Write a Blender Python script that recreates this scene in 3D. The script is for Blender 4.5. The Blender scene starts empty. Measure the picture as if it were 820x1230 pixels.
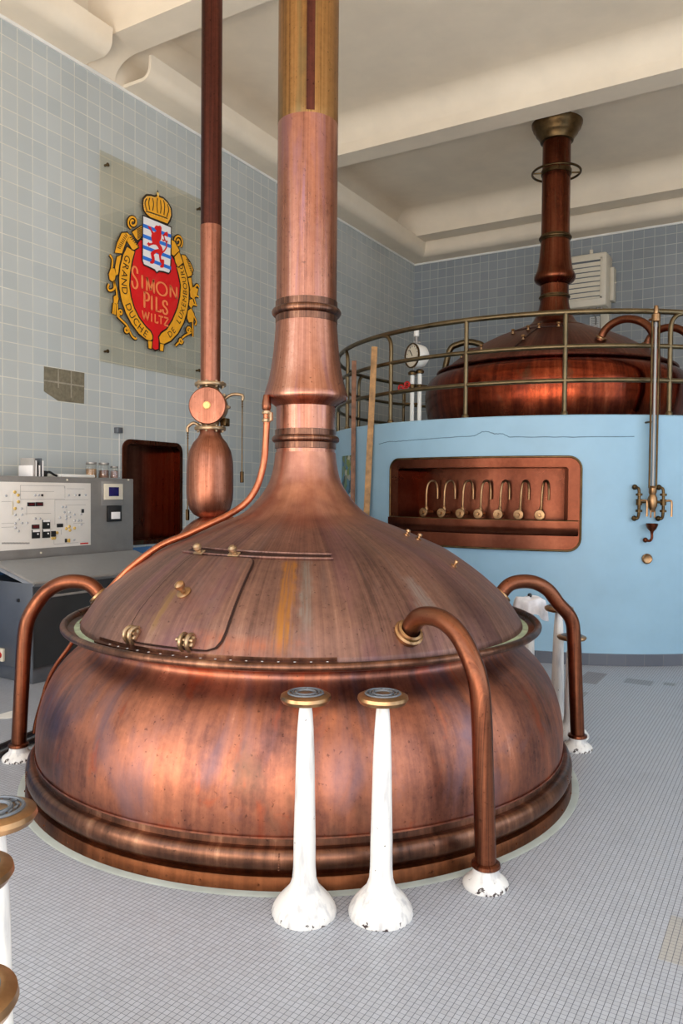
import bpy, bmesh, math, random
from mathutils import Vector, Matrix
random.seed(7)
PI = math.pi
col = bpy.context.scene.collection
sc = bpy.context.scene
R_ = math.radians

# ---------------------------------------------------------------- camera model (room frame: X along back wall, Y along left wall)
F, CX, CY, CH = 920.0, 410.0, 615.0, 1.6
PIT, ROL, YAW = R_(1.5), R_(0.5), R_(30.8)
cA, sA = math.cos(YAW), math.sin(YAW)
RT = Vector((cA, sA, 0)); FW = Vector((-sA, cA, 0)); UPV = Vector((0, 0, 1))
fwd = FW*math.cos(PIT) - UPV*math.sin(PIT)
upv = FW*math.sin(PIT) + UPV*math.cos(PIT)
imx = RT*math.cos(ROL) + upv*math.sin(ROL)
imy = -RT*math.sin(ROL) + upv*math.cos(ROL)
CAM = Vector((0, 0, CH))
def ray(px, py): return fwd + imx*((px-CX)/F) + imy*((CY-py)/F)
def at_X(px, py, X): d = ray(px, py); return CAM + d*(X/d.x)
def at_Y(px, py, Y): d = ray(px, py); return CAM + d*(Y/d.y)
def at_h(px, py, h): d = ray(px, py); return CAM + d*((h-CH)/d.z)
def at_z(px, py, z): d = ray(px, py); return CAM + d*(z/d.dot(FW))

cam = bpy.data.cameras.new('camera'); co = bpy.data.objects.new('camera', cam); col.objects.link(co)
cam.sensor_fit = 'VERTICAL'; cam.sensor_height = 36; cam.sensor_width = 24; cam.lens = 36*F/1230
cam.clip_start = 0.02; cam.clip_end = 100
M = Matrix((imx, imy, -fwd)).transposed().to_4x4(); M.translation = CAM
co.matrix_world = M
sc.camera = co

# ---------------------------------------------------------------- room constants
WX, BY, TOP, SLAB, SOF = -6.28, 13.12, 5.88, 6.50, 6.10
RX, FY = 4.2, -1.35
K1 = Vector((-2.517, 3.80, 0)); K2 = Vector((-2.758, 9.94, 0)); DR = 2.85; DT = 2.34
TILE = 0.1625

# ---------------------------------------------------------------- node helpers
def new_mat(name):
    m = bpy.data.materials.new(name); m.use_nodes = True
    nt = m.node_tree; b = nt.nodes['Principled BSDF']
    return m, nt, b
class N:
    def __init__(s, nt): s.nt = nt
    def n(s, t, **k):
        o = s.nt.nodes.new(t)
        for a, v in k.items(): setattr(o, a, v)
        return o
    def put(s, sock, v):
        if v is None: return
        if isinstance(v, bpy.types.NodeSocket): s.nt.links.new(v, sock)
        else:
            if isinstance(v, (tuple, list)) and len(v) == 3 and sock.type == 'RGBA': v = (*v, 1)
            sock.default_value = v
    def m(s, op, a, b=None, c=None, clamp=False):
        o = s.n('ShaderNodeMath', operation=op); o.use_clamp = clamp
        s.put(o.inputs[0], a)
        if b is not None: s.put(o.inputs[1], b)
        if c is not None: s.put(o.inputs[2], c)
        return o.outputs[0]
    def mix(s, f, a, b, mode='MIX'):
        o = s.n('ShaderNodeMix', data_type='RGBA'); o.blend_type = mode; o.clamp_factor = True
        s.put(o.inputs[0], f); s.put(o.inputs[6], a); s.put(o.inputs[7], b)
        return o.outputs[2]
    def sep(s, v):
        o = s.n('ShaderNodeSeparateXYZ'); s.put(o.inputs[0], v); return o.outputs
    def comb(s, x, y, z):
        o = s.n('ShaderNodeCombineXYZ'); s.put(o.inputs[0], x); s.put(o.inputs[1], y); s.put(o.inputs[2], z); return o.outputs[0]
    def noise(s, v, scale, detail=4, rough=.55, dist=0):
        o = s.n('ShaderNodeTexNoise'); s.put(o.inputs['Vector'], v); o.inputs['Scale'].default_value = scale
        o.inputs['Detail'].default_value = detail; o.inputs['Roughness'].default_value = rough; o.inputs['Distortion'].default_value = dist
        return o.outputs['Fac']
    def ramp(s, f, stops):
        o = s.n('ShaderNodeValToRGB'); s.put(o.inputs[0], f); r = o.color_ramp
        while len(r.elements) < len(stops): r.elements.new(.5)
        for e, (p, c) in zip(r.elements, stops):
            e.position = p; e.color = (*c, 1) if len(c) == 3 else c
        return o.outputs[0]
    def rng(s, f, a, b, c=0, d=1):
        o = s.n('ShaderNodeMapRange'); s.put(o.inputs[0], f)
        for i, v in enumerate((a, b, c, d)): s.put(o.inputs[i+1], v)
        return o.outputs[0]
    def obj(s): return s.n('ShaderNodeTexCoord').outputs['Object']
    def geo(s): return s.n('ShaderNodeNewGeometry').outputs['Position']
    def bump(s, h, strength=.2, dist=.01):
        o = s.n('ShaderNodeBump'); s.put(o.inputs['Height'], h); o.inputs['Strength'].default_value = strength
        o.inputs['Distance'].default_value = dist; return o.outputs[0]
def lin(r, g, b):
    f = lambda c: (c/255/12.92) if c <= 10 else ((c/255+.055)/1.055)**2.4
    return (f(r), f(g), f(b))
def simple(name, c, rough=.5, metal=0, var=.12, scale=8, spec=.5, bump=0):
    m, nt, b = new_mat(name); n = N(nt)
    f = n.noise(n.obj(), scale, 5)
    c2 = tuple(x*(1-var*1.6) for x in c); c1 = tuple(min(1, x*(1+var)) for x in c)
    n.put(b.inputs['Base Color'], n.mix(n.rng(f, .3, .7), c2, c1))
    n.put(b.inputs['Roughness'], n.rng(f, .3, .7, max(.02, rough-.06), min(1, rough+.06)))
    b.inputs['Metallic'].default_value = metal; b.inputs['Specular IOR Level'].default_value = spec
    if bump: n.put(b.inputs['Normal'], n.bump(n.noise(n.obj(), scale*6, 3), bump, .004))
    return m

def copper(name, stops, rough=(.3, .5), ks=7, kz=.7, fine=40, finez=1.2, finemix=.35, speck=True, metal=1.0, patches=None, radial=False, bump=.06, mott=.25):
    """streaked copper for things turned about their own z axis"""
    m, nt, b = new_mat(name); n = N(nt)
    x, y, z = n.sep(n.obj())
    r = n.m('MAXIMUM', n.m('SQRT', n.m('ADD', n.m('MULTIPLY', x, x), n.m('MULTIPLY', y, y))), .001)
    cx, cy = n.m('DIVIDE', x, r), n.m('DIVIDE', y, r)
    hz = z if not radial else r
    v1 = n.comb(n.m('MULTIPLY', cx, ks), n.m('MULTIPLY', cy, ks), n.m('MULTIPLY', hz, kz*ks*.35))
    v2 = n.comb(n.m('MULTIPLY', cx, fine), n.m('MULTIPLY', cy, fine), n.m('MULTIPLY', hz, finez))
    a = n.noise(v1, 1.0, 6, .62, .6); f = n.noise(v2, 1.0, 4, .6)
    cl = n.noise(n.obj(), 2.3, 5, .6, .4)
    t = n.m('ADD', n.m('MULTIPLY', a, .62), n.m('ADD', n.m('MULTIPLY', f, finemix), n.m('MULTIPLY', cl, .38-finemix*.6)))
    mid = .31+.5*finemix+.5*(.38-finemix*.6)
    t = n.rng(t, mid-.17, mid+.17)
    t = n.m('ADD', t, n.m('MULTIPLY', n.m('SUBTRACT', n.noise(n.obj(), 26, 5, .7), .5), mott*2.4))
    c = n.ramp(t, stops)
    if speck:
        s = n.noise(n.obj(), 55, 2, .5)
        c = n.mix(n.m('MULTIPLY', n.rng(s, .66, .74), .55), c, tuple(q*.35 for q in stops[0][1]))
    if patches:
        for pc, sc_, lo, hi, amt in patches:
            pn = n.noise(n.comb(n.m('MULTIPLY', cx, sc_), n.m('MULTIPLY', cy, sc_), n.m('ADD', n.m('MULTIPLY', hz, sc_*.45), pc[0]*37)), 1, 4, .6, .8)
            c = n.mix(n.m('MULTIPLY', n.rng(pn, lo, hi), amt), c, pc)
    n.put(b.inputs['Base Color'], c)
    n.put(b.inputs['Roughness'], n.rng(n.m('ADD', n.m('MULTIPLY', a, .5), n.m('MULTIPLY', cl, .5)), .35, .65, rough[0], rough[1]))
    b.inputs['Metallic'].default_value = metal
    if bump: n.put(b.inputs['Normal'], n.bump(n.m('ADD', f, n.m('MULTIPLY', n.noise(n.obj(), 9, 3), 1.5)), bump, .02))
    return m

def tiles(name, u, v, uo, vo, size, gw, tile_a, tile_b, grout, rough=.18, spec=.5, extra=None):
    """square tiles on a plane; u, v in 'x','y','z' of world position"""
    m, nt, b = new_mat(name); n = N(nt)
    p = n.sep(n.geo()); ax = {'x': p[0], 'y': p[1], 'z': p[2]}
    su, sv = (size, size) if not isinstance(size, tuple) else size
    gu, gv = (gw, gw) if not isinstance(gw, tuple) else gw
    U = n.m('DIVIDE', n.m('SUBTRACT', ax[u], uo), su); V = n.m('DIVIDE', n.m('SUBTRACT', ax[v], vo), sv)
    fu, fv = n.m('FRACT', U), n.m('FRACT', V)
    du = n.m('ABSOLUTE', n.m('SUBTRACT', fu, .5)); dv = n.m('ABSOLUTE', n.m('SUBTRACT', fv, .5))
    g = n.m('MAXIMUM', n.rng(du, .5-gu*.75, .5-gu*.45), n.rng(dv, .5-gv*.75, .5-gv*.45))
    idv = n.comb(n.m('FLOOR', U), n.m('FLOOR', V), 0)
    wn = n.n('ShaderNodeTexWhiteNoise'); n.put(wn.inputs['Vector'], idv)
    big = n.noise(n.geo(), 1.1, 4)
    t = n.m('ADD', n.m('MULTIPLY', wn.outputs['Value'], .65), n.m('MULTIPLY', big, .35))
    c = n.mix(t, tile_a, tile_b)
    if extra: c = extra(n, c, p)
    gn = n.noise(n.geo(), 6, 4)
    gc = n.mix(n.rng(gn, .3, .7), tuple(q*.8 for q in grout), grout)
    c = n.mix(g, c, gc)
    n.put(b.inputs['Base Color'], c)
    n.put(b.inputs['Roughness'], n.m('ADD', n.m('MULTIPLY', g, .5), n.m('ADD', rough, n.m('MULTIPLY', wn.outputs['Value'], .08))))
    b.inputs['Specular IOR Level'].default_value = spec
    hgt = n.m('ADD', n.m('MULTIPLY', g, -1.0), n.m('MULTIPLY', n.noise(n.geo(), 7, 2), .5))
    n.put(b.inputs['Normal'], n.bump(hgt, .25, .003))
    return m

# ---------------------------------------------------------------- materials
MT = {}
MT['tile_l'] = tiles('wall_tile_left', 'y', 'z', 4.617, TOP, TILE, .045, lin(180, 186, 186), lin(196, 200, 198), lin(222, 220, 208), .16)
MT['tile_b'] = tiles('wall_tile_back_shaded', 'x', 'z', WX, TOP, TILE, .045, lin(142, 149, 154), lin(156, 162, 166), lin(190, 192, 188), .16)  # same tile as the left wall; rear shade put into its colour
def floor_extra(n, c, p):
    def rect(x0, x1, y0, y1):
        a = n.m('MULTIPLY', n.m('GREATER_THAN', p[0], x0), n.m('LESS_THAN', p[0], x1))
        b_ = n.m('MULTIPLY', n.m('GREATER_THAN', p[1], y0), n.m('LESS_THAN', p[1], y1))
        return n.m('MULTIPLY', a, b_)
    for (x0, x1, y0, y1), cc in (((-.385, .1, 2.80, 3.12), lin(172, 168, 160)), ((-1.25, -1.03, 6.80, 6.98), lin(128, 128, 132)),
                                 ((-1.60, -1.43, 6.6, 7.05), lin(126, 118, 118)), ((-1.62, -1.42, 6.1, 6.3), lin(136, 136, 134)), ((-.95, -.86, 6.9, 7.0), lin(126, 128, 126))):
        c = n.mix(n.m('MULTIPLY', rect(x0, x1, y0, y1), .8), c, cc)
    st = n.noise(n.geo(), 2.2, 5, .65)
    c = n.mix(n.m('MULTIPLY', n.rng(st, .55, .75), .25), c, lin(120, 120, 124))
    return c
MT['floor'] = tiles('floor_mosaic', 'x', 'y', 0, 0, .0213, (.085, .06), lin(164, 168, 176), lin(178, 183, 192), lin(102, 105, 113), .36, .5, floor_extra)
MT['plaster'] = simple('ceiling_plaster', lin(242, 227, 204), .75, 0, .03, 3)
MT['bluewall'] = simple('painted_blue', lin(148, 184, 206), .42, 0, .045, 2.5, bump=.05)
MT['bluedado'] = simple('blue_dado', lin(70, 112, 160), .5, 0, .06, 3)
MT['skirt'] = tiles('skirting_tile', 'x', 'z', 0, -.3, (.15, .6), (.03, .01), lin(84, 88, 98), lin(98, 102, 112), lin(120, 122, 126), .3)
MT['k1_body'] = copper('copper_kettle_body', [(0, lin(90, 60, 54)), (.3, lin(134, 87, 74)), (.55, lin(166, 107, 85)), (.8, lin(190, 122, 94)), (1, lin(220, 160, 130))],
                       (.36, .5), 4, .8, 30, 2.2, .3, patches=[(lin(126, 104, 112), 4, .52, .68, .65), (lin(196, 92, 54), 7, .58, .70, .6), (lin(98, 84, 72), 3, .55, .70, .6)])
MT['k1_dome'] = copper('copper_kettle_dome', [(0, lin(102, 77, 71)), (.35, lin(132, 100, 90)), (.65, lin(152, 115, 102)), (1, lin(180, 144, 125))],
                       (.44, .58), 4, .9, 64, 1.6, .40, patches=[(lin(150, 128, 128), 4, .55, .72, .5), (lin(134, 92, 106), 3, .5, .7, .5)], bump=.04)
MT['k1_stack'] = copper('copper_stack', [(0, lin(122, 80, 68)), (.4, lin(165, 110, 89)), (.7, lin(184, 127, 104)), (1, lin(207, 158, 135))],
                        (.24, .38), 3, .3, 26, .5, .3, patches=[(lin(150, 108, 118), 2.4, .5, .65, .55)], bump=.03)
MT['k1_base'] = copper('copper_kettle_base', [(0, lin(71, 52, 45)), (.4, lin(106, 74, 60)), (.7, lin(131, 91, 72)), (1, lin(166, 123, 97))],
                       (.26, .42), 6, .3, 40, 1, .4)
MT['foot_cu'] = copper('copper_foot_strip', [(0, lin(74, 43, 29)), (.5, lin(102, 61, 38)), (1, lin(128, 78, 51))], (.35, .5), 9, .5)
MT['patina'] = copper('brass_patina_stack', [(0, lin(90, 68, 43)), (.35, lin(130, 94, 56)), (.6, lin(152, 111, 66)), (1, lin(171, 128, 81))],
                      (.36, .5), 3, .15, 22, .35, .45, patches=[(lin(110, 100, 70), 2, .55, .7, .6)], bump=.03)
MT['pipe'] = copper('copper_pipe', [(0, lin(79, 48, 38)), (.5, lin(124, 74, 53)), (1, lin(153, 96, 69))], (.28, .42), 2, .6, 12, 3, .4, patches=[(lin(110, 80, 64), 3, .5, .7, .5)])
MT['thinpipe'] = copper('bright_copper_tube', [(0, lin(140, 80, 56)), (.5, lin(184, 108, 76)), (1, lin(206, 132, 96))], (.25, .36), 2, .6, 12, 3, .4, speck=False)
MT['lightcu'] = copper('pale_copper', [(0, lin(118, 72, 55)), (.4, lin(156, 99, 77)), (.7, lin(175, 114, 90)), (1, lin(195, 140, 114))], (.3, .45), 3, .5, 20, 2, .4)
MT['k2_body'] = copper('dark_copper_kettle', [(0, lin(69, 30, 21)), (.35, lin(109, 46, 30)), (.65, lin(137, 60, 37)), (1, lin(165, 84, 55))],
                       (.14, .3), 6, .3, 30, .8, .4, patches=[(lin(96, 78, 60), 5, .58, .7, .6)])
MT['k2_dome'] = copper('dark_copper_dome', [(0, lin(92, 56, 48)), (.5, lin(122, 74, 62)), (1, lin(152, 98, 82))], (.34, .46), 6, .3, 40, 1, .45)
MT['k2_stack'] = copper('dark_copper_stack', [(0, lin(79, 40, 28)), (.5, lin(110, 57, 38)), (1, lin(134, 79, 55))], (.22, .36), 3, .3, 20, .5, .4, patches=[(lin(96, 92, 70), 2.5, .56, .7, .6)])
MT['cavity'] = copper('copper_sheet_lining', [(0, lin(74, 40, 29)), (.5, lin(104, 58, 42)), (1, lin(130, 78, 58))], (.24, .38), 3, .6, 12, 1, .3, speck=False)
MT['brass'] = simple('aged_brass', lin(174, 136, 98), .34, 1, .25, 14)
MT['dbrass'] = simple('dark_brass', lin(98, 78, 52), .38, 1, .3, 10)
MT['rail'] = simple('railing_brass', lin(118, 102, 76), .36, 1, .22, 7)
MT['valve'] = simple('valve_bronze', lin(176, 148, 116), .38, .9, .2, 18)
MT['darkpipe'] = copper('oxidised_pipe', [(0, lin(56, 34, 32)), (.5, lin(84, 48, 40)), (1, lin(112, 62, 50))], (.34, .48), 2, .2, 8, .6, .4)
MT['steel'] = simple('brushed_steel', lin(158, 154, 150), .42, .45, .08, 6)
MT['dsteel'] = simple('grey_cabinet_metal', lin(112, 116, 122), .42, .6, .08, 4)
MT['worktop'] = simple('grey_worktop', lin(158, 160, 162), .45, .3, .06, 20)
MT['cabinet'] = simple('dark_cabinet_front', lin(58, 60, 62), .4, .3, .1, 4)
MT['black'] = simple('black_plastic', (.012, .012, .013), .4, 0, .1, 20)
MT['panelw'] = simple('white_schematic_panel', lin(238, 232, 224), .4, 0, .02, 8)
MT['greyline'] = simple('grey_print', lin(170, 165, 160), .5, 0, .05, 20)
MT['lamp_y'] = simple('yellow_indicator', lin(214, 178, 96), .4, 0, .15, 30)
MT['lamp_g'] = simple('grey_indicator', lin(176, 176, 178), .35, 0, .15, 30)
MT['red'] = simple('red_plastic', lin(190, 28, 24), .4, 0, .08, 20)
MT['dred'] = simple('dark_red_display', lin(90, 14, 20), .3, 0, .1, 20)
MT['navy'] = simple('navy_screen', lin(34, 26, 92), .15, 0, .1, 20)
MT['yellow'] = simple('yellow_plastic', lin(226, 180, 60), .4, 0, .08, 20)
MT['cream'] = simple('cream_enamel', lin(226, 216, 196), .4, 0, .04, 8)
MT['wood'] = simple('weathered_wood', lin(176, 132, 84), .6, 0, .3, 12)
MT['wood2'] = simple('brown_wood', lin(138, 96, 72), .6, 0, .3, 12)
MT['verd'] = simple('verdigris', lin(164, 178, 150), .7, 0, .25, 14)
MT['white'] = simple('white_paint', lin(238, 236, 230), .38, 0, .03, 6)
MT['cloth'] = simple('white_cloth', lin(226, 224, 228), .8, 0, .12, 16, bump=.2)
MT['mortar'] = simple('bare_mortar', lin(124, 116, 96), .85, 0, .2, 22, bump=.3)
MT['paper'] = simple('paper', lin(232, 230, 224), .7, 0, .03, 10)
MT['darkcopperline'] = simple('seam_shadow_gap', lin(58, 36, 30), .6, .6, .1, 20)
MT['ringfloor'] = simple('painted_floor_collar', lin(164, 170, 164), .6, 0, .12, 6)
MT['hose'] = simple('black_hose', lin(34, 28, 30), .4, 0, .1, 20)
MT['e_red'] = simple('emblem_red', lin(228, 22, 26), .35, 0, .03, 10)
MT['e_gold'] = simple('emblem_gold', lin(255, 176, 38), .35, 0, .08, 18)
MT['e_black'] = simple('emblem_black', lin(34, 18, 12), .4, 0, .05, 10)
MT['e_white'] = simple('emblem_white', lin(248, 244, 242), .35, 0, .02, 10)
MT['e_blue'] = simple('emblem_blue', lin(40, 122, 224), .35, 0, .03, 10)
MT['e_text'] = simple('emblem_salmon', lin(255, 142, 84), .35, 0, .03, 10)
MT['e_dot'] = simple('emblem_pale', lin(250, 214, 130), .35, 0, .03, 10)

def chipped():
    m, nt, b = new_mat('chipped_white_paint'); n = N(nt)
    p = n.sep(n.obj())
    a = n.noise(n.obj(), 34, 4, .6); s = n.noise(n.comb(n.m('MULTIPLY', p[0], 30), n.m('MULTIPLY', p[1], 30), n.m('MULTIPLY', p[2], 4)), 1, 4)
    low = n.rng(p[2], .0, .045, 1, 0)
    chip = n.rng(n.m('ADD', a, n.m('MULTIPLY', low, .16)), .70, .73)
    c = n.mix(n.m('MULTIPLY', n.rng(s, .52, .68), .5), lin(226, 224, 220), lin(150, 150, 156))
    c = n.mix(chip, c, lin(60, 46, 44))
    n.put(b.inputs['Base Color'], c); b.inputs['Roughness'].default_value = .42
    n.put(b.inputs['Normal'], n.bump(n.m('MULTIPLY', chip, -1), .4, .003))
    return m
MT['chip'] = chipped()

def glass(name, tint, alpha_mix, rough=.02, fres=.8):
    m, nt, b = new_mat(name); n = N(nt)
    t = n.n('ShaderNodeBsdfTransparent'); t.inputs[0].default_value = (*tint, 1)
    g = n.n('ShaderNodeBsdfGlossy'); g.inputs['Roughness'].default_value = rough; g.inputs[0].default_value = (1, 1, 1, 1)
    lw = n.n('ShaderNodeLayerWeight'); lw.inputs[0].default_value = .35
    mx = n.n('ShaderNodeMixShader'); n.put(mx.inputs[0], n.m('ADD', n.m('MULTIPLY', lw.outputs['Facing'], fres*.5), alpha_mix, clamp=True))
    nt.links.new(t.outputs[0], mx.inputs[1]); nt.links.new(g.outputs[0], mx.inputs[2])
    nt.links.new(mx.outputs[0], nt.nodes['Material Output'].inputs[0])
    return m
MT['glass'] = glass('tinted_glass_plate', (.95, .935, .89), .02, fres=.2)
MT['clear'] = glass('clear_glass', (.93, .95, .95), .06)

# hatch stain for the dome: gold-brown run below the bar
def add_stain(m, phi, half, r0, r1, colr, amt):
    nt = m.node_tree; n = N(nt); b = nt.nodes['Principled BSDF']
    src = b.inputs['Base Color'].links[0].from_socket
    p = n.sep(n.obj()); ang = n.m('ARCTAN2', p[1], p[0])
    r = n.m('SQRT', n.m('ADD', n.m('MULTIPLY', p[0], p[0]), n.m('MULTIPLY', p[1], p[1])))
    wob = n.m('MULTIPLY', n.m('SUBTRACT', n.noise(n.obj(), 14, 4), .5), half*1.6)
    d = n.m('ABSOLUTE', n.m('SUBTRACT', n.m('ADD', ang, wob), phi))
    f = n.m('MULTIPLY', n.rng(d, half*.4, half, 1, 0), n.m('MULTIPLY', n.rng(r, r0, r0+.03), n.rng(r, r1, r1-.05)))
    n.put(b.inputs['Base Color'], n.mix(n.m('MULTIPLY', n.m('MULTIPLY', f, n.rng(n.noise(n.comb(n.m('MULTIPLY', ang, 60), n.m('MULTIPLY', r, 3), 0), 1, 5, .7), .34, .58)), amt), src, colr))
add_stain(MT['k1_dome'], R_(-61), .045, .83, 1.26, lin(178, 122, 62), .9)
add_stain(MT['k1_dome'], R_(-56), .035, .83, 1.2, lin(150, 150, 146), .6)
add_stain(MT['k1_dome'], R_(-25), .05, .95, 1.2, lin(170, 160, 158), .7)
add_stain(MT['k1_dome'], R_(-92), .03, 1.05, 1.25, lin(168, 134, 84), .6)
add_stain(MT['k1_dome'], R_(-70), .25, 1.2, 1.275, lin(196, 110, 72), .5)

def polish(m):
    nt = m.node_tree; n = N(nt); b = nt.nodes['Principled BSDF']
    src = b.inputs['Base Color'].links[0].from_socket; rs_ = b.inputs['Roughness'].links[0].from_socket
    p = n.sep(n.obj()); r = n.m('SQRT', n.m('ADD', n.m('MULTIPLY', p[0], p[0]), n.m('MULTIPLY', p[1], p[1])))
    f = n.rng(n.m('ADD', r, n.m('MULTIPLY', n.m('SUBTRACT', n.noise(n.obj(), 5, 4), .5), .3)), .28, .55, 1, 0)
    cc = n.mix(n.rng(n.noise(n.obj(), 9, 5), .35, .65), lin(166, 106, 84), lin(200, 138, 110))
    n.put(b.inputs['Base Color'], n.mix(n.m('MULTIPLY', f, .75), src, cc)); n.put(b.inputs['Roughness'], n.m('SUBTRACT', rs_, n.m('MULTIPLY', f, .12)))
polish(MT['k1_dome'])
# ---------------------------------------------------------------- geometry helpers (all add to a bmesh)
def BM(): return bmesh.new()
def box(bm, x0, x1, y0, y1, z0, z1, bev=0, mat=None):
    r = bmesh.ops.create_cube(bm, size=1)
    vs = r['verts']
    for v in vs:
        v.co = Vector(((x0+x1)/2 + v.co.x*(x1-x0), (y0+y1)/2 + v.co.y*(y1-y0), (z0+z1)/2 + v.co.z*(z1-z0)))
    if bev:
        es = list({e for v in vs for e in v.link_edges})
        rr = bmesh.ops.bevel(bm, geom=es, offset=bev, segments=2, affect='EDGES', profile=.5)
        vs = list({v for f in rr['faces'] for v in f.verts} | {v for v in vs if v.is_valid})
    if mat is not None:
        bmesh.ops.transform(bm, matrix=mat, verts=[v for v in vs if v.is_valid])
    return vs
def lathe(bm, prof, seg=48, c=(0, 0, 0), axis=None, a0=0, a1=2*PI):
    """prof: (radius, height). axis: direction the local z maps to"""
    full = abs(a1-a0-2*PI) < 1e-6
    n = seg if full else seg+1
    rot = Vector((0, 0, 1)).rotation_difference(Vector(axis).normalized()).to_matrix() if axis else Matrix.Identity(3)
    rings = []
    for r, h in prof:
        if r < 1e-6:
            rings.append([bm.verts.new(rot @ Vector((0, 0, h)) + Vector(c))])
        else:
            rings.append([bm.verts.new(rot @ Vector((r*math.cos(a0+(a1-a0)*i/seg), r*math.sin(a0+(a1-a0)*i/seg), h)) + Vector(c)) for i in range(n)])
    for A, B in zip(rings, rings[1:]):
        for i in range(seg):
            j = (i+1) % n
            if len(A) == 1 and len(B) == 1: continue
            if len(A) == 1: bm.faces.new((A[0], B[j], B[i]))
            elif len(B) == 1: bm.faces.new((A[i], A[j], B[0]))
            else: bm.faces.new((A[i], A[j], B[j], B[i]))
def smooth_path(pts, n=8):
    P = [Vector(p) for p in pts]; out = []
    for i in range(len(P)-1):
        p0 = P[max(0, i-1)]; p1 = P[i]; p2 = P[i+1]; p3 = P[min(len(P)-1, i+2)]
        for k in range(n):
            t = k/n
            out.append(.5*((2*p1)+(-p0+p2)*t+(2*p0-5*p1+4*p2-p3)*t*t+(-p0+3*p1-3*p2+p3)*t**3))
    out.append(P[-1]); return out
def tube(bm, pts, r, seg=12, cap=True, closed=False, smooth=0):
    P = [Vector(p) for p in pts]
    if smooth: P = smooth_path(P, smooth)
    n = len(P); rings = []; up = None
    for i, p in enumerate(P):
        if closed: t = P[(i+1) % n] - P[i-1]
        else: t = P[min(n-1, i+1)] - P[max(0, i-1)]
        t.normalize()
        if up is None:
            up = Vector((0, 0, 1)) if abs(t.z) < .9 else Vector((1, 0, 0))
        u = (up - t*up.dot(t)).normalized(); up = u; w = t.cross(u)
        rr = r[i] if isinstance(r, (list, tuple)) else (r(i/(n-1)) if callable(r) else r)
        rings.append([bm.verts.new(p + (u*math.cos(2*PI*k/seg) + w*math.sin(2*PI*k/seg))*rr) for k in range(seg)])
    m = n if closed else n-1
    for i in range(m):
        A, B = rings[i], rings[(i+1) % n]
        for k in range(seg): bm.faces.new((A[k], A[(k+1) % seg], B[(k+1) % seg], B[k]))
    if cap and not closed:
        bm.faces.new(rings[0][::-1]); bm.faces.new(rings[-1])
def ball(bm, c, r, sc3=(1, 1, 1), seg=14):
    res = bmesh.ops.create_uvsphere(bm, u_segments=seg, v_segments=max(6, seg//2+1), radius=r)
    for v in res['verts']: v.co = Vector((v.co.x*sc3[0], v.co.y*sc3[1], v.co.z*sc3[2])) + Vector(c)
def loops(bm, A, B, closed=True):
    va = [bm.verts.new(p) for p in A]; vb = [bm.verts.new(p) for p in B]
    n = len(va)
    for i in range(n if closed else n-1):
        j = (i+1) % n; bm.faces.new((va[i], va[j], vb[j], vb[i]))
def finish(bm, name, mat, parent=None, smooth=True, loc=None, angle=38):
    bmesh.ops.remove_doubles(bm, verts=bm.verts, dist=1e-5)
    bmesh.ops.recalc_face_normals(bm, faces=bm.faces)
    if smooth:
        for f in bm.faces: f.smooth = True
        for e in bm.edges:
            if len(e.link_faces) == 2 and e.calc_face_angle(0) > R_(angle): e.smooth = False
    me = bpy.data.meshes.new(name); bm.to_mesh(me); bm.free()
    me.materials.append(MT[mat] if isinstance(mat, str) else mat)
    o = bpy.data.objects.new(name, me); col.objects.link(o)
    if parent: o.parent = parent
    if loc is not None: o.location = loc
    return o
def tag(o, label, cat, group=None):
    o['label'] = label; o['category'] = cat
    if group: o['group'] = group
    return o
def thing(name, label, cat, loc=(0, 0, 0), group=None, rz=0):
    o = bpy.data.objects.new(name, None); o.empty_display_size = .1; col.objects.link(o)
    o.location = loc; o.rotation_euler = (0, 0, rz)
    return tag(o, label, cat, group)
def struct(o): o['kind'] = 'structure'; return o
def dup(root, loc, label=None, rz=None):
    r = root.copy(); col.objects.link(r); r.location = loc
    if rz is not None: r.rotation_euler = (0, 0, rz)
    if label: r['label'] = label
    for ch in list(root.children):
        c = ch.copy(); col.objects.link(c); c.parent = r
        for g in list(ch.children):
            d = g.copy(); col.objects.link(d); d.parent = c
    return r

# ---------------------------------------------------------------- room shell
bm = BM(); box(bm, WX-.3, RX+.2, FY-.2, BY+.2, -.15, 0); struct(finish(bm, 'floor', 'floor', smooth=False))
bm = BM(); box(bm, WX-.3, RX+.2, FY-.2, BY+.2, SLAB, SLAB+.2); struct(finish(bm, 'ceiling', 'plaster', smooth=False))
NY0, NY1, NZ0, NZ1 = 5.93, 6.79, 1.03, 2.12
bm = BM()
box(bm, WX-.3, WX, FY, NY0, 0, SLAB); box(bm, WX-.3, WX, NY1, BY+.2, 0, SLAB)
box(bm, WX-.3, WX, NY0, NY1, 0, NZ0); box(bm, WX-.3, WX, NY0, NY1, NZ1, SLAB)
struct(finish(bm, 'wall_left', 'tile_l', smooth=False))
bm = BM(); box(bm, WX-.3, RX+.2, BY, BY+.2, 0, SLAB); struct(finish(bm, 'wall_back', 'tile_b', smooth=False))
# plaster band above the tiles, behind the trough
bm = BM(); box(bm, WX, WX+.012, FY, BY, TOP, SLAB); struct(finish(bm, 'trim_1', 'plaster', smooth=False))
bm = BM(); box(bm, WX+.012, RX, BY-.012, BY, TOP, SLAB); struct(finish(bm, 'trim_2', 'plaster', smooth=False))
bm = BM(); box(bm, WX, WX+.035, FY, BY, 0, .97, .008); struct(finish(bm, 'trim_3', 'bluedado'))
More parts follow.
